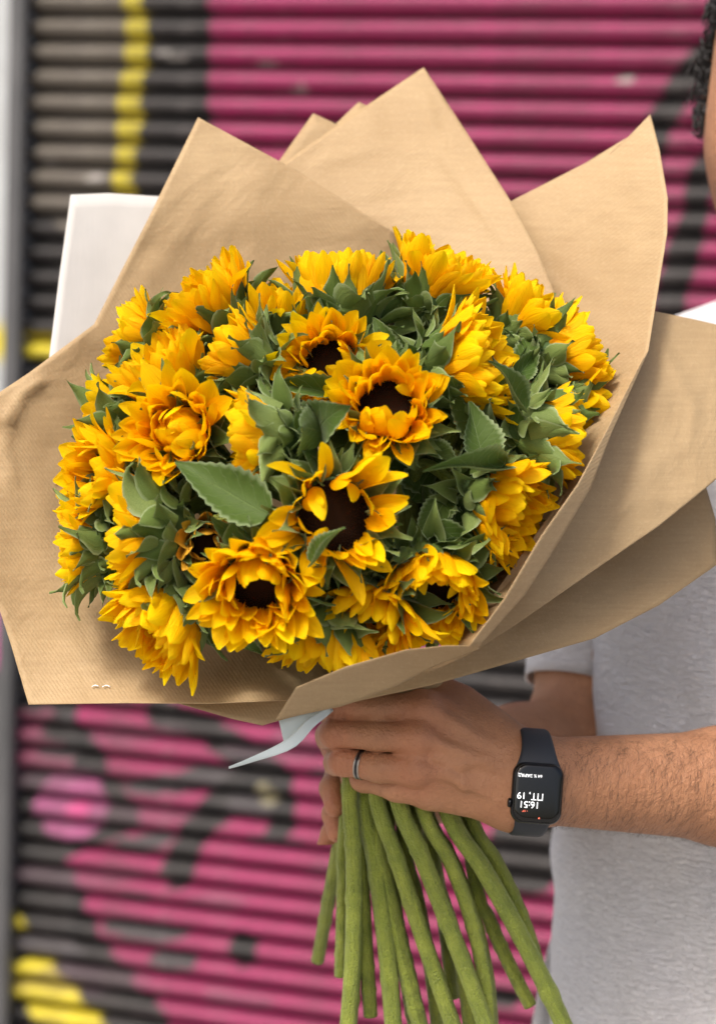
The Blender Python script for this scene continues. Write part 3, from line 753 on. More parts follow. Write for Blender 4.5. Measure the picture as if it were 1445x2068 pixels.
# assign stems: heads sorted left-right get ends by spiral order
order = sorted(range(len(FL)), key=lambda i: -FL[i][0] + .3 * FL[i][1])
spec_order = sorted(range(len(STEMS)), key=lambda i: STEMS[i][0][-1][0])
front_heads = sorted(range(len(FL)), key=lambda i: -FL[i][1])
assign = {}
pool = order[:]
step = len(pool) / len(spec_order)
for k, si in enumerate(spec_order): assign[pool[int(k * step)]] = si
for fi in range(len(FL)):
    px, py, dd, fd, rd, pl, op, npet, lab = FL[fi]
    root = flowers[fi]
    loc = np.array(root.matrix_world.translation); ax = dirW(*fd)
    if fi in assign:
        spec, rr = STEMS[assign[fi]]
        low = [P(*p) for p in spec]
    else:
        spec, rr = STEMS[random.randrange(0, 7)]
        rr = 4.2
        low = []
    lo = np.array([[p[0], p[1], p[2]] for p in (spec if fi in assign else [(p[0] + 6, p[1], p[2] + .014 + .004 * (fi % 4)) for p in spec])])
    yy = np.linspace(lo[0, 1], lo[-1, 1], 5); dg = 2 if len(lo) > 2 else 1
    low = [P(np.polyval(np.polyfit(lo[:, 1], lo[:, 0], dg), y_), y_, np.polyval(np.polyfit(lo[:, 1], lo[:, 2], 1), y_)) for y_ in yy]
    jx, jy, jd = random.uniform(-45, 45), random.uniform(-30, 0), random.uniform(-.016, .016)
    top = P(788 + (spec[0][0] - 800) * .62 + jx * .12, 1430 + jy * .3, 1.470 + (spec[0][2] - 1.462) * .8)
    head = loc - ax * rd * .001 * .95
    pts = [head, head - ax * .035, head * .45 + top * .55 + np.array([0, .02, 0]), top] + low
    NSG = 110
    path = catmull(pts, NSG)
    ns = 10
    nodes = [random.randrange(64, 106) for _ in range(2)]
    rad = np.array([rr * .00106 * (.85 + .15 * min(1, i / 30)) * (1 + .13 * math.exp(-min(abs(i - nd) for nd in nodes) ** 2 * .9)) for i in range(NSG)])
    rv = [random.uniform(-.06, .06) for _ in range(ns)]
    v, f, uv = tube(path, rad, ns, True, lambda i, j: rv[j] + .045 * nz(i * 1.1, j * 1.3, fi))
    me = pymesh('stem', v, f, True, np.array(uv) * [1, 6])
    o = mk('stem', me, None, STEM); o.parent = root; o.matrix_parent_inverse = root.matrix_world.inverted()
    if fi in assign:                 # bristles and the pale cut end, sub-parts of the stem
        fv, ff = [], []
        tg = np.gradient(path, axis=0); tg /= np.linalg.norm(tg, axis=1)[:, None]
        va_ = np.array(v)
        for _ in range(420):
            i_ = random.randrange(52, NSG - 1); j_ = random.randrange(ns); k_r = random.random()
            p_ = va_[i_ * ns + j_] * (1 - k_r) + va_[i_ * ns + (j_ + 1) % ns] * k_r
            p_ = p_ + (path[i_ + 1] - path[i_]) * random.random()
            n_ = p_ - path[i_]; n_ /= np.linalg.norm(n_); n_ = n_ + rng.normal(0, .35, 3); w_ = np.cross(n_, tg[i_]) * .00007
            q_ = p_ + n_ * random.uniform(.0007, .0018); b_ = len(fv)
            fv.extend([p_ - w_, p_ + w_, q_]); ff.append((b_, b_ + 1, b_ + 2))
        h_ = mk('bristles', pymesh('bristles', fv, ff, False), o, BRISTLE); h_['kind'] = 'stuff'
        cv_ = [path[-1] + tg[-1] * .0002 + (va_[(NSG - 1) * ns + j_] - path[-1]) * .86 for j_ in range(ns)]
        mk('cut_end', pymesh('cut_end', cv_, [tuple(range(ns))], False), o, CUTEND)
for (fi, b, tp, dd, ws) in LEAVES:
    root = flowers[fi]
    db = depth_of(*b) + dd + .012; dt = depth_of(*tp) + dd - .006
    B, T = Vector(P(*b, db)), Vector(P(*tp, dt))
    L = (T - B).length
    o = bpy.data.objects.new('leaf', random.choice(leaf_meshes)); COL.objects.link(o)
    tocam = Vector(-fwd) + Vector(cup) * .5
    M = frame(T - B, tocam, random.uniform(-.4, .4))
    o.parent = root; o.matrix_parent_inverse = root.matrix_world.inverted()
    o.matrix_basis = Matrix.Translation(B) @ M.to_4x4() @ Matrix.Diagonal((L * ws, L * 1.05, L * 1.05, 1))

# ------------------------------------------------------------------ person (signed distance fields -> surface nets)
class Field:
    def __init__(s, lo, hi, h):
        s.lo = np.array(lo, float); s.h = h
        s.n = np.ceil((np.array(hi) - s.lo) / h).astype(int) + 1
        s.F = np.full(s.n, .5, np.float32)
    def like(s):
        g = Field.__new__(Field); g.lo, g.h, g.n = s.lo, s.h, s.n; g.F = np.full(s.n, .5, np.float32); return g
    def cone(s, a, b, r1, r2, k=.006, sub=False, squash=None):
        a = np.asarray(a, float); b = np.asarray(b, float)
        mr = max(r1, r2) + k + 4 * s.h
        i0 = np.clip(np.floor((np.minimum(a, b) - mr - s.lo) / s.h).astype(int), 0, s.n)
        i1 = np.clip(np.ceil((np.maximum(a, b) + mr - s.lo) / s.h).astype(int) + 1, 0, s.n)
        if (i1 <= i0).any(): return
        g = [((np.arange(i0[q], i1[q]) * s.h) + s.lo[q]).astype(np.float32) for q in range(3)]
        X, Y, Z = np.meshgrid(*g, indexing='ij')
        ba = b - a; l2 = float(ba @ ba)
        if l2 < 1e-10:
            dd = np.sqrt((X - a[0]) ** 2 + (Y - a[1]) ** 2 + (Z - a[2]) ** 2) - r1
        else:
            PX, PY, PZ = X - a[0], Y - a[1], Z - a[2]
            tt = np.clip((PX * ba[0] + PY * ba[1] + PZ * ba[2]) / l2, 0, 1)
            dd = np.sqrt((PX - tt * ba[0]) ** 2 + (PY - tt * ba[1]) ** 2 + (PZ - tt * ba[2]) ** 2) - (r1 + (r2 - r1) * tt)
        sl = tuple(slice(i0[q], i1[q]) for q in range(3))
        cur = s.F[sl]
        if sub:
            h = np.maximum(k - np.abs(cur + dd), 0) / k; s.F[sl] = np.maximum(cur, -dd) + h * h * k * .25
        else:
            h = np.maximum(k - np.abs(cur - dd), 0) / k; s.F[sl] = np.minimum(cur, dd) - h * h * k * .25
    def chain(s, pts, rs, k=.006):
        for (a, b, r1, r2) in zip(pts[:-1], pts[1:], rs[:-1], rs[1:]): s.cone(a, b, r1, r2, k)
    def ell(s, c, r, k=.02, rot=None):
        c = np.asarray(c, float); r = np.asarray(r, float)
        mr = r.max() + k + 3 * s.h
        i0 = np.clip(np.floor((c - mr - s.lo) / s.h).astype(int), 0, s.n); i1 = np.clip(np.ceil((c + mr - s.lo) / s.h).astype(int) + 1, 0, s.n)
        g = [((np.arange(i0[q], i1[q]) * s.h) + s.lo[q] - c[q]).astype(np.float32) for q in range(3)]
        X, Y, Z = np.meshgrid(*g, indexing='ij')
        if rot is not None:
            X, Y, Z = (rot[0][0] * X + rot[0][1] * Y + rot[0][2] * Z, rot[1][0] * X + rot[1][1] * Y + rot[1][2] * Z, rot[2][0] * X + rot[2][1] * Y + rot[2][2] * Z)
        k0 = np.sqrt((X / r[0]) ** 2 + (Y / r[1]) ** 2 + (Z / r[2]) ** 2)
        k1 = np.sqrt((X / r[0] ** 2) ** 2 + (Y / r[1] ** 2) ** 2 + (Z / r[2] ** 2) ** 2) + 1e-9
        dd = k0 * (k0 - 1) / k1
        sl = tuple(slice(i0[q], i1[q]) for q in range(3)); cur = s.F[sl]
        h = np.maximum(k - np.abs(cur - dd), 0) / k; s.F[sl] = np.minimum(cur, dd) - h * h * k * .25
    def merge(s, o, k):
        h = np.maximum(k - np.abs(s.F - o.F), 0) / k; s.F = np.minimum(s.F, o.F) - h * h * k * .25
    def net(s):
        F = s.F; F = F.copy(); F[0] = F[-1] = .5; F[:, 0] = F[:, -1] = .5; F[:, :, 0] = F[:, :, -1] = .5
        S = F < 0
        cnt = np.zeros(np.array(F.shape) - 1, np.int8)
        nx, ny, nzz = cnt.shape
        offs = [(i, j, k) for i in (0, 1) for j in (0, 1) for k in (0, 1)]
        for (i, j, k) in offs: cnt += S[i:i + nx, j:j + ny, k:k + nzz]
        act = (cnt > 0) & (cnt < 8)
        idx = np.argwhere(act); vid = np.full(cnt.shape, -1, np.int64); vid[act] = np.arange(len(idx))
        acc = np.zeros((len(idx), 3)); w = np.zeros(len(idx))
        for a in offs:
            for ax_ in range(3):
                if a[ax_]: continue
                b = list(a); b[ax_] = 1
                fa = F[idx[:, 0] + a[0], idx[:, 1] + a[1], idx[:, 2] + a[2]]; fb = F[idx[:, 0] + b[0], idx[:, 1] + b[1], idx[:, 2] + b[2]]
                cr = (fa < 0) != (fb < 0)
                tt = np.where(cr, fa / (fa - fb + 1e-12), 0)
                p = np.tile(np.array(a, float), (len(idx), 1)); p[:, ax_] += tt
                acc[cr] += p[cr]; w[cr] += 1
        V = (idx + acc / np.maximum(w, 1)[:, None]) * s.h + s.lo
        faces = []
        for ax_ in range(3):
            b_, c_ = [(1, 2), (2, 0), (0, 1)][ax_]
            sh = [slice(None)] * 3; sh2 = [slice(None)] * 3
            sh[ax_] = slice(0, -1); sh2[ax_] = slice(1, None)
            A, B = S[tuple(sh)], S[tuple(sh2)]
            e = np.argwhere(A != B)
            e = e[(e[:, b_] > 0) & (e[:, c_] > 0) & (e[:, b_] < F.shape[b_] - 1) & (e[:, c_] < F.shape[c_] - 1)]
            inside = A[e[:, 0], e[:, 1], e[:, 2]]
            def vv(db, dc):
                q = e.copy(); q[:, b_] -= db; q[:, c_] -= dc; return vid[q[:, 0], q[:, 1], q[:, 2]]
            q = np.stack([vv(1, 1), vv(0, 1), vv(0, 0), vv(1, 0)], 1)
            q[~inside] = q[~inside][:, ::-1]
            faces.append(q)
        return V, np.concatenate(faces)

# front arm: wrist, hand round the stems (camera frame)
FA = Field(C3(600, 1700, 1.35) + [-.005, -.035, .03], C3(1990, 1330, 1.62) + [0, 0, 0], .0016)
wr = C3(1078, 1578, 1.430)
elb = C3(1900, 1612, 1.545)
for off, r0, r1 in ((.010, .0180, .0265), (-.010, .0168, .0232), (0, .0185, .0285)):
    o3 = np.array([0, off, 0])
    mid = wr * .55 + elb * .45
    FA.cone(wr + o3 * .9, mid + o3 * 1.1 + [0, .001, 0], r0, r1, .02); FA.cone(mid + o3 * 1.1 + [0, .001, 0], elb + o3, r1, r1 * 1.0, .02)
mcp = {'i': C3(852, 1432, 1.424), 'm': C3(842, 1491, 1.416), 'r': C3(838, 1554, 1.419), 'p': C3(868, 1602, 1.430)}
w_in = {'i': C3(1030, 1530, 1.432), 'm': C3(1035, 1560, 1.430), 'r': C3(1035, 1590, 1.430), 'p': C3(1035, 1617, 1.432)}
for f_, r_ in (('i', .0125), ('m', .0125), ('r', .0122), ('p', .0115)):
    FA.cone(w_in[f_], mcp[f_] + [0, 0, .004], .0165, r_, .012)
    FA.cone(wr, w_in[f_], .021, .0165, .015)
FA.cone(C3(1010, 1545, 1.442), C3(905, 1530, 1.438), .019, .015, .012)
# thumb
FA.chain([C3(1035, 1545, 1.436), C3(985, 1492, 1.442), C3(925, 1432, 1.450), C3(862, 1385, 1.456), C3(800, 1362, 1.462)], [.020, .0175, .0140, .0112, .0090], .012)
FA.cone(C3(955, 1470, 1.443), C3(868, 1450, 1.436), .013, .011, .016)
def finger(F0, pts, rs, k=.004):
    g = F0.like(); g.chain(pts, rs, k)
    return g
fing = {
 'i': ([mcp['i'], C3(765, 1431, 1.424), C3(682, 1428, 1.432), C3(668, 1434, 1.462), C3(696, 1448, 1.492), C3(742, 1450, 1.505)], [.0112, .0094, .0094, .0088, .0085, .0070]),
 'm': ([mcp['m'], C3(760, 1487, 1.418), C3(676, 1482, 1.427), C3(664, 1486, 1.462), C3(694, 1492, 1.494), C3(742, 1496, 1.507)], [.0112, .0094, .0093, .0088, .0085, .0070]),
 'r': ([mcp['r'], C3(765, 1551, 1.420), C3(694, 1538, 1.430), C3(680, 1540, 1.462), C3(700, 1540, 1.494), C3(745, 1544, 1.505)], [.0110, .0094, .0091, .0086, .0080, .0066]),
 'p': ([mcp['p'], C3(800, 1592, 1.432), C3(735, 1572, 1.446), C3(712, 1570, 1.472), C3(730, 1572, 1.496)], [.0105, .0086, .0082, .0078, .0066]),
}
hand = None
for f_ in 'imrp':
    g = finger(FA, *fing[f_])
    p = fing[f_][0][2]; g.cone(p + [-.001, 0, -.0025], p + [-.001, 0, -.0025], .0078, .0078, .005)
    if hand is None: hand = g
    else: hand.merge(g, .0006)
FA.merge(hand, .0050)
for f_ in 'imr':
    FA.cone(mcp[f_] + [.001, .001, -.0060], mcp[f_] + [.001, .001, -.0060], .0086, .0086, .007)
    FA.cone(mcp[f_] + [.006, 0, -.0085], w_in[f_] + [-.002, .002, -.0165], .0040, .0030, .0045)
FA.chain([C3(900, 1560, 1.409), C3(935, 1585, 1.410), C3(975, 1595, 1.412), C3(1010, 1615, 1.412)], [.0030] * 4, .004)
FA.chain([C3(880, 1530, 1.409), C3(930, 1545, 1.410), C3(985, 1530, 1.412)], [.0029] * 3, .004)
FA.cone(C3(1052, 1642, 1.425), C3(1062, 1640, 1.418), .009, .009, .008)   # ulna head
# rear arm: sleeve -> elbow -> hand behind the stems
FB = Field(C3(610, 1760, 1.42) + [0, 0, 0.02], C3(1300, 1180, 1.80) + [.02, .02, 0], .002)
relb = C3(1160, 1488, 1.715); rwr = C3(860, 1592, 1.565)
FB.cone(C3(1262, 900, 1.78), C3(1192, 1330, 1.742), .043, .040, .02); FB.cone(C3(1192, 1330, 1.742), relb, .040, .037, .02)
FB.cone(relb, relb * .6 + rwr * .4, .037, .036, .02); FB.cone(relb * .6 + rwr * .4, rwr, .036, .025, .02)
FB.cone(rwr, C3(760, 1585, 1.548), .024, .018, .012); FB.cone(C3(820, 1560, 1.550), C3(745, 1520, 1.540), .018, .014, .012); FB.cone(C3(820, 1610, 1.552), C3(752, 1640, 1.545), .018, .013, .012)
rf = [([(742, 1490, 1.538), (680, 1476, 1.520), (664, 1492, 1.496), (674, 1528, 1.480)], [.0105, .0090, .0084, .0070]),
      ([(742, 1545, 1.540), (684, 1556, 1.526), (670, 1592, 1.502), (676, 1630, 1.490)], [.0105, .0090, .0085, .0072]),
      ([(748, 1596, 1.542), (688, 1606, 1.532), (674, 1644, 1.514), (680, 1682, 1.504)], [.0102, .0088, .0082, .0070]),
      ([(755, 1640, 1.545), (696, 1648, 1.540), (670, 1682, 1.530), (654, 1712, 1.524)], [.0095, .0080, .0074, .0060])]
rh = None
for pts, rs in rf:
    g = FB.like(); g.chain([C3(*p) for p in pts], rs, .004)
    if rh is None: rh = g
    else: rh.merge(g, .0015)
FB.merge(rh, .006)
# torso, head, legs (world frame, standing on the pavement)
BX, BY = float(P(1640, 1000, 1.72)[0]), float(P(1640, 1000, 1.72)[1])
HC = P(1630, 178, 1.70)
FC = Field((BX - .42, BY - .35, -.01), (BX + .42, BY + .30, HC[2] + .22), .007)
def bp(x, y, z): return np.array([BX + x, BY + y, z])
nb_ = HC[2] - .20
FC.ell(bp(0, .01, 1.20), (.155, .105, .26), .05); FC.ell(bp(0, .01, 1.33), (.185, .11, .12), .05); FC.ell(bp(0, .01, .98), (.165, .115, .14), .05)
FC.cone(bp(0, .02, 1.36), HC + np.array([.0, .03, -.09]), .062, .056, .04)
FC.cone(bp(-.15, .02, 1.395), bp(.15, .02, 1.395), .05, .05, .04)
for s in (-1, 1):
    FC.cone(bp(.085 * s, 0, .95), bp(.10 * s, -.01, .50), .085, .055, .03); FC.cone(bp(.10 * s, -.01, .50), bp(.105 * s, .02, .09), .052, .036, .02)
    FC.cone(bp(.105 * s, .03, .045), bp(.12 * s, -.16, .035), .040, .032, .02)
rs_ = toW(C3(1262, 900, 1.78)[None])[0]
FC.cone(bp(-.17, .02, 1.385), rs_, .056, .046, .03); 
re_ = toW(elb[None])[0]
FC.cone(bp(.17, .02, 1.385), bp(.23, -.02, 1.24), .056, .048, .03); FC.cone(bp(.23, -.02, 1.24), re_, .048, .036, .03)
hy = R(-28)                          # head turned towards the flowers
def hp(x, y, z): return HC + np.array([x * math.cos(hy) + y * math.sin(hy), -x * math.sin(hy) * -1 + y * math.cos(hy), z]) if False else HC + np.array([x * math.cos(hy) - y * math.sin(hy), x * math.sin(hy) + y * math.cos(hy), z])
rotm = [[math.cos(hy), math.sin(hy), 0], [-math.sin(hy), math.cos(hy), 0], [0, 0, 1]]
FC.ell(hp(0, .012, .035), (.076, .095, .088), .03, rotm)
FC.ell(hp(0, -.015, -.045), (.073, .076, .075), .04, rotm)
FC.ell(hp(0, -.055, -.095), (.030, .028, .024), .03, rotm)
FC.cone(hp(0, -.088, .015), hp(0, -.112, -.028), .009, .013, .012)
FC.cone(hp(-.024, -.088, -.062), hp(.024, -.088, -.062), .008, .008, .008)
for s in (-1, 1):
    FC.ell(hp(.080 * s, .012, -.005), (.010, .018, .031), .008, rotm)
    FC.cone(hp(.030 * s, -.083, .030), hp(.044 * s, -.076, .028), .010, .008, .01)
    FC.cone(hp(.031 * s, -.096, .008), hp(.031 * s, -.096, .008), .010, .010, .008, sub=True)
    FC.cone(hp(.031 * s, -.084, .008), hp(.031 * s, -.084, .008), .011, .011, .002)
va, fa_ = FA.net(); vb, fb_ = FB.net(); vc, fc_ = FC.net()
nA, nB = len(va), len(vb)
flush = np.zeros(nA + nB + len(vc))
allA = va
for q in [mcp['i'], mcp['m'], mcp['r']] + [fing[f_][0][2] for f_ in 'imr']:
    flush[:nA] = np.maximum(flush[:nA], np.exp(-((va - q) ** 2).sum(1) / (2 * .011 ** 2)))
for pts, rs in rf:
    q = C3(*pts[-1]); flush[nA:nA + nB] = np.maximum(flush[nA:nA + nB], np.exp(-((vb - q) ** 2).sum(1) / (2 * .010 ** 2)))
# skin creases on fingers and wrist
def crease(V, N_dir, p, dirv, width, depth, reach):
    dv = V - p; a = dv @ dirv; rr = np.sqrt(np.maximum((dv ** 2).sum(1) - a * a, 0))
    return depth * np.exp(-(a / width) ** 2) * (rr < reach)
for f_ in 'imr':
    pts = fing[f_][0]
    ctr = (pts[1] + pts[2]) / 2
    axd = (pts[2] - pts[1]); axd /= np.linalg.norm(axd)
    for off in (-.004, 0.0, .004):
        q = pts[2] - axd * (.004 + off)
        c_ = crease(va, None, q, axd, .0011, .0013, .014)
        va = va + np.array([0, 0, 1]) * c_[:, None] * (va[:, 2] < q[2])[:, None]
V = np.vstack([toW(va), toW(vb), vc])
Fc = np.vstack([fa_[:, ::-1], fb_[:, ::-1] + nA, fc_ + nA + nB])
person = empty('person', Matrix.Translation(Vector((BX, BY, 0))))
tag(person, 'person in a white shirt and dark watch holding the bouquet with both hands', 'person')
me = pymesh('body', V - np.array([BX, BY, 0]), Fc, True)
at_ = me.attributes.new('flush', 'FLOAT', 'POINT'); at_.data.foreach_set('value', flush.astype(np.float32))
body = mk('body', me, person, SKIN)
body.modifiers.new('smooth', 'SMOOTH').iterations = 2
def person_child(name, v, f, mat, uv=None, smooth=True, kind=None):
    o = mk(name, pymesh(name, np.asarray(v) - np.array([BX, BY, 0]), f, smooth, uv), person, mat)
    if kind: o['kind'] = kind
    return o
nrm = np.empty(len(me.vertices) * 3, np.float32); me.vertices.foreach_get('normal', nrm); nrm = nrm.reshape(-1, 3)
# forearm hair
hv, hf = [], []
def add_hair(p, dv, n, L, w, bend):
    q0 = p; q1 = p + dv * L * .5 + n * L * .16; q2 = p + dv * L + n * L * .10 + bend
    s = np.cross(dv, n) * w; b = len(hv)
    hv.extend([q0 - s, q0 + s, q1 - s * .7, q1 + s * .7, q2]); hf.extend([(b, b + 1, b + 3, b + 2), (b + 2, b + 3, b + 4)])
pxA = W0 / 2 + F_PX * va[:, 0] / va[:, 2]
cand = np.where((pxA > 1120) & (pxA < 1700) & (va[:, 2] < 1.46 + (pxA - 1100) * .00012))[0]
for i in rng.choice(cand, 3200):
    n = nrm[i].astype(float); dv = -cright * rng.uniform(.3, .9) * 1.0 - cup * rng.uniform(.2, 1.0) + cright * rng.uniform(0, .5)
    dv = dv - n * (dv @ n); dv /= np.linalg.norm(dv)
    add_hair(V[i], dv, n, rng.uniform(.006, .014), .00008, rng.normal(0, .001, 3))
pxB = W0 / 2 + F_PX * vb[:, 0] / vb[:, 2]
cand = np.where((pxB > 1000) & (pxB < 1230) & (vb[:, 2] < 1.72))[0]
for i in rng.choice(cand, 700):
    i = i + nA; n = nrm[i].astype(float); dv = rng.normal(0, 1, 3) - cup * .8; dv = dv - n * (dv @ n); dv /= np.linalg.norm(dv)
    add_hair(V[i], dv, n, rng.uniform(.007, .014), .00007, rng.normal(0, .001, 3))
person_child('arm_hair', hv, hf, ARMHAIR, kind='stuff')
# head hair: curled locks over the skull
cv, cf = [], []
def lock(p, n, L, w):
    tdir = np.cross(n, rng.normal(0, 1, 3)); tdir /= np.linalg.norm(tdir) + 1e-9
    b = np.cross(n, tdir); turns = rng.uniform(.4, 1.3); r0 = rng.uniform(.004, .010)
    pts = []
    for s in np.linspace(0, 1, 8):
        a = turns * 6.28 * s
        pts.append(p - n * .004 + n * L * .5 * math.sin(s * 2.0) + (tdir * math.cos(a) + b * math.sin(a) - tdir) * r0 + tdir * L * .6 * s + np.array([0, 0, -.006]) * s * s)
    v_, f_, _ = tube(pts, w * np.array([.6, 1, 1, 1, .9, .7, .45, .12]), 4, False)
    o_ = len(cv); cv.extend(v_); cf.extend([tuple(x + o_ for x in q) for q in f_])
ih = np.arange(nA + nB, len(V))
loc_ = (V[ih] - HC); lx = loc_[:, 0] * math.cos(hy) + loc_[:, 1] * math.sin(hy); ly = -loc_[:, 0] * math.sin(hy) + loc_[:, 1] * math.cos(hy); lz = loc_[:, 2]
m_h = (lz > -.10) & ((lz > .055 + .0 * ly) | ((ly > -.02 + .25 * np.maximum(0, -lz)) & (np.abs(lx) > .05) & (lz > -.03)) | (ly > .03)) & (np.linalg.norm(loc_, axis=1) < .16)
hid = ih[m_h]
for i in rng.choice(hid, 4200): lock(V[i] + rng.normal(0, .003, 3), nrm[i].astype(float), rng.uniform(.012, .028), rng.uniform(.0006, .0014))
person_child('hair', cv, cf, HAIR, kind='stuff')
# stubble on jaw and sideburn
bv, bf = hv, hf
hv, hf = [], []
m_b = (lz < -.015) & (lz > -.125) & (ly < .01) & (np.linalg.norm(loc_, axis=1) < .15) & ((lz < -.045) | (np.abs(lx) > .055))
for i in rng.choice(ih[m_b], 2600):
    n = nrm[i].astype(float); dv = np.array([0, 0, -1.]) + rng.normal(0, .5, 3); dv = dv - n * (dv @ n); dv /= np.linalg.norm(dv)
    add_hair(V[i] + rng.normal(0, .002, 3), (dv + n * .6), n, rng.uniform(.003, .008), .00010, rng.normal(0, .0008, 3))
person_child('beard', hv, hf, HAIR, kind='stuff')
# shirt: lofted rings with creases
rings = [(585, 1560, .085, 0), (600, 1500, .09, 0), (640, 1400, .10, 0), (690, 1275, .11, 0), (760, 1215, .118, 0), (900, 1205, .125, 0), (1100, 1200, .13, 0), (1290, 1194, .132, 0), (1480, 1183, .132, 0), (1600, 1146, .136, 0),
         (1670, 1122, .138, 0), (1750, 1108, .140, 0), (1830, 1121, .140, 0), (1960, 1115, .142, 0), (2080, 1119, .145, 0), (2300, 1110, .15, 0)]
ra = np.array([[a, b, c] for a, b, c, _ in rings], float)
pyq = np.linspace(585, 2300, 150)
lx_ = np.interp(pyq, ra[:, 0], ra[:, 1]); dp_ = np.interp(pyq, ra[:, 0], ra[:, 2])
ker = np.array([1, 2, 3, 2, 1]) / 9
lx_[2:-2] = np.convolve(lx_, ker, 'valid')
v = []; nsx = 200
for py, lx0, hd in zip(pyq, lx_, dp_):
    zc = P(1640, py, 1.72); hw = (1640 - lx0) / F_PX * 1.72
    for j in range(nsx):
        a = 2 * math.pi * j / nsx
        ca, sa = math.cos(a), math.sin(a)
        x = math.copysign(abs(ca) ** .80, ca) * hw; y = math.copysign(abs(sa) ** .80, sa) * hd
        w_ = .011 * nz(x * 7 + 3, zc[2] * 3.5, y * 5) + .006 * nz(x * 26 + zc[2] * 8, zc[2] * 9, y * 18)
        rr = 1 + w_ / .14 * (.3 + .7 * abs(sa))
        v.append((zc[0] + x * rr, zc[1] + y * rr, zc[2]))
so = person_child('shirt', v, grid_faces(len(pyq), nsx, wrap=True), SHIRT)
so.modifiers.new('thickness', 'SOLIDIFY').thickness = .0015
def sleeve(name, pts, rs, mat, n=40, ns=48, sq=1.0):
    path = catmull(pts, n); rad = catmull(np.array(rs)[:, None], n)[:, 0]
    v_, f_, uv_ = tube(path, rad, ns, False)
    v_ = np.array(v_); c_ = np.repeat(path, ns, 0)
    for i in range(len(v_)):
        q = v_[i]; v_[i] = c_[i] + (q - c_[i]) * (1 + .12 * nz(*(q * 22)) + .10 * nz(*(q * 9 + 4)))
    o = person_child(name, v_, f_, mat); o.modifiers.new('thickness', 'SOLIDIFY').thickness = .002
    return o
sleeve('sleeve', [P(1330, 720, 1.74), P(1262, 900, 1.775), P(1215, 1150, 1.765), P(1166, 1388, 1.735)], [.075, .062, .054, .047], SHIRT)
sleeve('sleeve', [bp(.15, .02, 1.39), bp(.21, 0, 1.29), bp(.235, -.05, 1.22), re_ * .35 + bp(.23, -.02, 1.24) * .65], [.075, .066, .064, .066], SHIRT)
v, f, uv = [], [], []
tl = sheet_part([(1135, 1850), (1118, 1880), (1095, 1960), (1072, 2080), (1060, 2200)], [(1200, 1850), (1200, 1880), (1200, 1960), (1200, 2080), (1200, 2200)],
                [(1118, 1880, 1.78), (1072, 2080, 1.78), (1200, 1880, 1.80), (1200, 2200, 1.80)], 6, 8, .004, 12.0)
o = person_child('shirt_tail', tl[0], tl[1], SHIRT); o.modifiers.new('thickness', 'SOLIDIFY').thickness = .0015
for s in (-1, 1):
    path = catmull([bp(.085 * s, .0, 1.0), bp(.09 * s, -.005, .7), bp(.10 * s, -.005, .4), bp(.107 * s, .015, .06)], 24)
    v, f, uv = tube(path, np.linspace(.105, .068, 24), 24, False); person_child('trouser_leg', v, f, DENIM).modifiers.new('thickness', 'SOLIDIFY').thickness = .002
    pth = [bp(.105 * s, .065, .048), bp(.105 * s, .03, .055), bp(.11 * s, -.05, .055), bp(.118 * s, -.13, .045), bp(.12 * s, -.195, .036), bp(.12 * s, -.215, .03)]
    v, f, uv = tube(catmull(pth, 16), np.interp(np.linspace(0, 1, 16), [0, .15, .5, .85, 1], [.03, .047, .05, .04, .012]), 16); person_child('shoe', v, f, SHOE)

# ------------------------------------------------------------------ watch and ring
wax = np.array(toW(elb[None])[0] - toW(wr[None])[0]); wax /= np.linalg.norm(wax)
tilt = R(5)
xw = cright * math.cos(R(4)) * 1.0 - cup * math.sin(R(5)) + fwd * .10; xw /= np.linalg.norm(xw)
zw = -fwd * math.cos(R(6)) + cup * math.sin(R(6)); zw = zw - xw * (zw @ xw); zw /= np.linalg.norm(zw)
yw = np.cross(zw, xw)
wc = P(1083, 1602, 1.3985)
WM = Matrix(((xw[0], yw[0], zw[0], wc[0]), (xw[1], yw[1], zw[1], wc[1]), (xw[2], yw[2], zw[2], wc[2]), (0, 0, 0, 1)))
watch = empty('smartwatch', WM @ Matrix.Scale(.97, 4))
tag(watch, 'black square smartwatch with dark rubber strap showing 16:51, worn on the wrist', 'watch')
def rrect(hw, hh, r, n=8):
    out = []
    for (cx, cy, a0) in ((hw - r, hh - r, 0), (-hw + r, hh - r, 90), (-hw + r, -hh + r, 180), (hw - r, -hh + r, 270)):
        for i in range(n + 1):
            a = R(a0 + 90 * i / n); out.append((cx + r * math.cos(a), cy + r * math.sin(a)))
    return out
def loft(layers, name, parent, mat, cap=True):
    v = []
    for (hw, hh, r, z) in layers: v += [(x, y, z) for x, y in rrect(hw, hh, r)]
    n = len(v) // len(layers); f = grid_faces(len(layers), n, wrap=True)
    if cap: f += [tuple(range(n - 1, -1, -1)), tuple(range((len(layers) - 1) * n, len(layers) * n))]
    return mk(name, pymesh(name, v, f, True), parent, mat)
mm_ = .001
case_o = loft([(13 * mm_, 16 * mm_, 6 * mm_, -5.0 * mm_), (16.6 * mm_, 19.6 * mm_, 8 * mm_, -3 * mm_), (17.4 * mm_, 20.4 * mm_, 8.6 * mm_, 0), (17.2 * mm_, 20.2 * mm_, 8.5 * mm_, 2 * mm_), (16.4 * mm_, 19.4 * mm_, 8 * mm_, 3.6 * mm_), (15.9 * mm_, 18.9 * mm_, 7.6 * mm_, 4.0 * mm_)], 'case', watch, CASE)
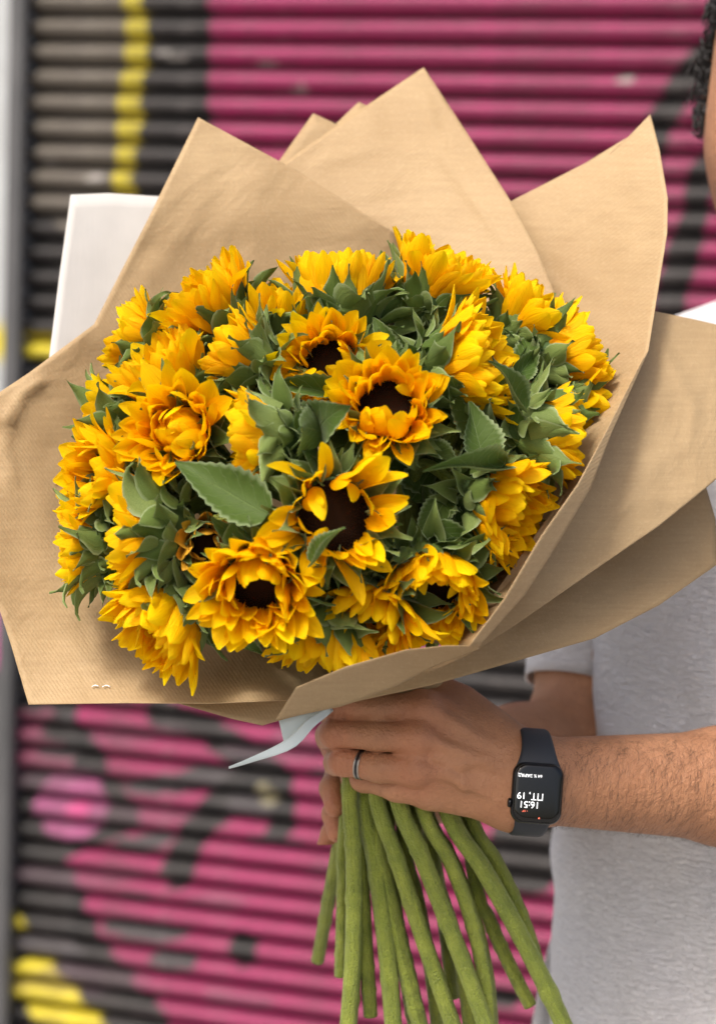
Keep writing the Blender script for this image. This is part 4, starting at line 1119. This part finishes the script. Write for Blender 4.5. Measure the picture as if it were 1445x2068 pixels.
glass_o = loft([(15.9 * mm_, 18.9 * mm_, 7.6 * mm_, 4.02 * mm_), (15.5 * mm_, 18.5 * mm_, 7.4 * mm_, 4.7 * mm_), (14.6 * mm_, 17.6 * mm_, 6.9 * mm_, 5.15 * mm_), (13.4 * mm_, 16.4 * mm_, 6.2 * mm_, 5.3 * mm_)], 'screen_glass', watch, GLASS)
v, f, uv = tube([(-17.2 * mm_, -7.5 * mm_, 0), (-18.6 * mm_, -7.5 * mm_, 0), (-19.2 * mm_, -7.5 * mm_, 0)], [3.2 * mm_, 3.2 * mm_, 2.6 * mm_], 16)
mk('crown_knob', pymesh('crown_knob', v, f, True), case_o, CASE)
def text(body_, x, y, size, mat, name='digits', ax='LEFT'):
    cu = bpy.data.curves.new(name, 'FONT'); cu.body = body_; cu.size = size; cu.align_x = ax; cu.extrude = .00004
    tmp = bpy.data.objects.new('tmp', cu); COL.objects.link(tmp)
    me_ = bpy.data.meshes.new_from_object(tmp.evaluated_get(bpy.context.evaluated_depsgraph_get()))
    bpy.data.objects.remove(tmp)
    o = mk(name, me_, glass_o, mat); o.rotation_euler = (0, 0, math.pi); o.location = (x, y, 5.36 * mm_)
    return o
k_ = 1.42 / F_PX
text('16:51', 1.4 * mm_ + 0, (1602 - 1619.5) * k_ , 6.3 * mm_, LIT, 'time_digits')
text('ПТ, 19', 3.8 * mm_, (1602 - 1602) * k_, 6.3 * mm_, LIT, 'date_digits')
text('64 % ЗАРЯД', 1.9 * mm_, (1602 - 1564) * k_, 2.9 * mm_, LIT, 'charge_text')
text('◂ 19°', -6.2 * mm_, (1602 - 1637) * k_, 2.0 * mm_, LITR, 'weather_text')
bm = bmesh.new(); bmesh.ops.create_uvsphere(bm, u_segments=10, v_segments=6, radius=.55 * mm_); dm = bpy.data.meshes.new('notification_dot'); bm.to_mesh(dm); bm.free()
o = mk('notification_dot', dm, glass_o, LITR); o.location = (1.6 * mm_, (1602 - 1652) * k_, 5.35 * mm_); o.scale = (1, 1, .3)
# strap: band round the wrist in the watch frame (y up, z out)
def strap_band(a0, a1, n, name, w0_, w1_, fl, cy=.0098):
    cz = -.0315
    ey, ez = .0318, .0320
    v = []; 
    for i in range(n):
        a = a0 + (a1 - a0) * i / (n - 1)
        s = i / (n - 1)
        wdt = w1_ + (w0_ - w1_) * math.exp(-s * fl)
        y, z = cy + ey * math.sin(a), cz + ez * math.cos(a)
        ny, nzv = math.sin(a) / ey, math.cos(a) / ez; l = math.hypot(ny, nzv); ny /= l; nzv /= l
        for (xx, tt) in ((-1, 0), (-1, .0012), (-.82, .0019), (.82, .0019), (1, .0012), (1, 0)):
            v.append((xx * wdt, y + ny * tt, z + nzv * tt))
    f = grid_faces(n, 6, wrap=True) + [(0, 1, 2, 3, 4, 5), tuple((n - 1) * 6 + q for q in (5, 4, 3, 2, 1, 0))]
    mk(name, pymesh(name, v, f, True), watch, STRAP)
strap_band(R(10), R(175), 40, 'strap', .0165, .0098, 9)
strap_band(R(-30), R(-172), 40, 'strap', .0150, .0105, 9, .0035)
# ring
p0, p1 = fing['r'][0][1], fing['r'][0][2]
tpos = p0 * .50 + p1 * .50; axr = (p1 - p0) / np.linalg.norm(p1 - p0)
ring = empty('finger_ring', Matrix.Translation(Vector(toW(tpos[None])[0])))
tag(ring, 'silver ring with a black centre band on the gripping finger', 'ring')
e1 = np.cross(axr, [0, 1, 0]); e1 /= np.linalg.norm(e1); e2 = np.cross(axr, e1)
def band(x0, x1, r, name, mat):
    v = []; 
    for (x, q) in ((x0, r - .0012), (x0, r - .0002), (x0 + .0002, r), (x1 - .0002, r), (x1, r - .0002), (x1, r - .0012)):
        for j in range(40):
            a = 2 * math.pi * j / 40
            c = tpos + axr * x + (e1 * math.cos(a) + e2 * math.sin(a)) * q
            v.append(toW(c[None])[0] - toW(tpos[None])[0])
    mk(name, pymesh(name, v, grid_faces(6, 40, wrap=True), True), ring, mat)
band(-.0019, -.0009, .0100, 'edge_band', SILVER); band(-.0010, .0010, .0099, 'centre_band', BLACKB); band(.0009, .0019, .0100, 'edge_band', SILVER)
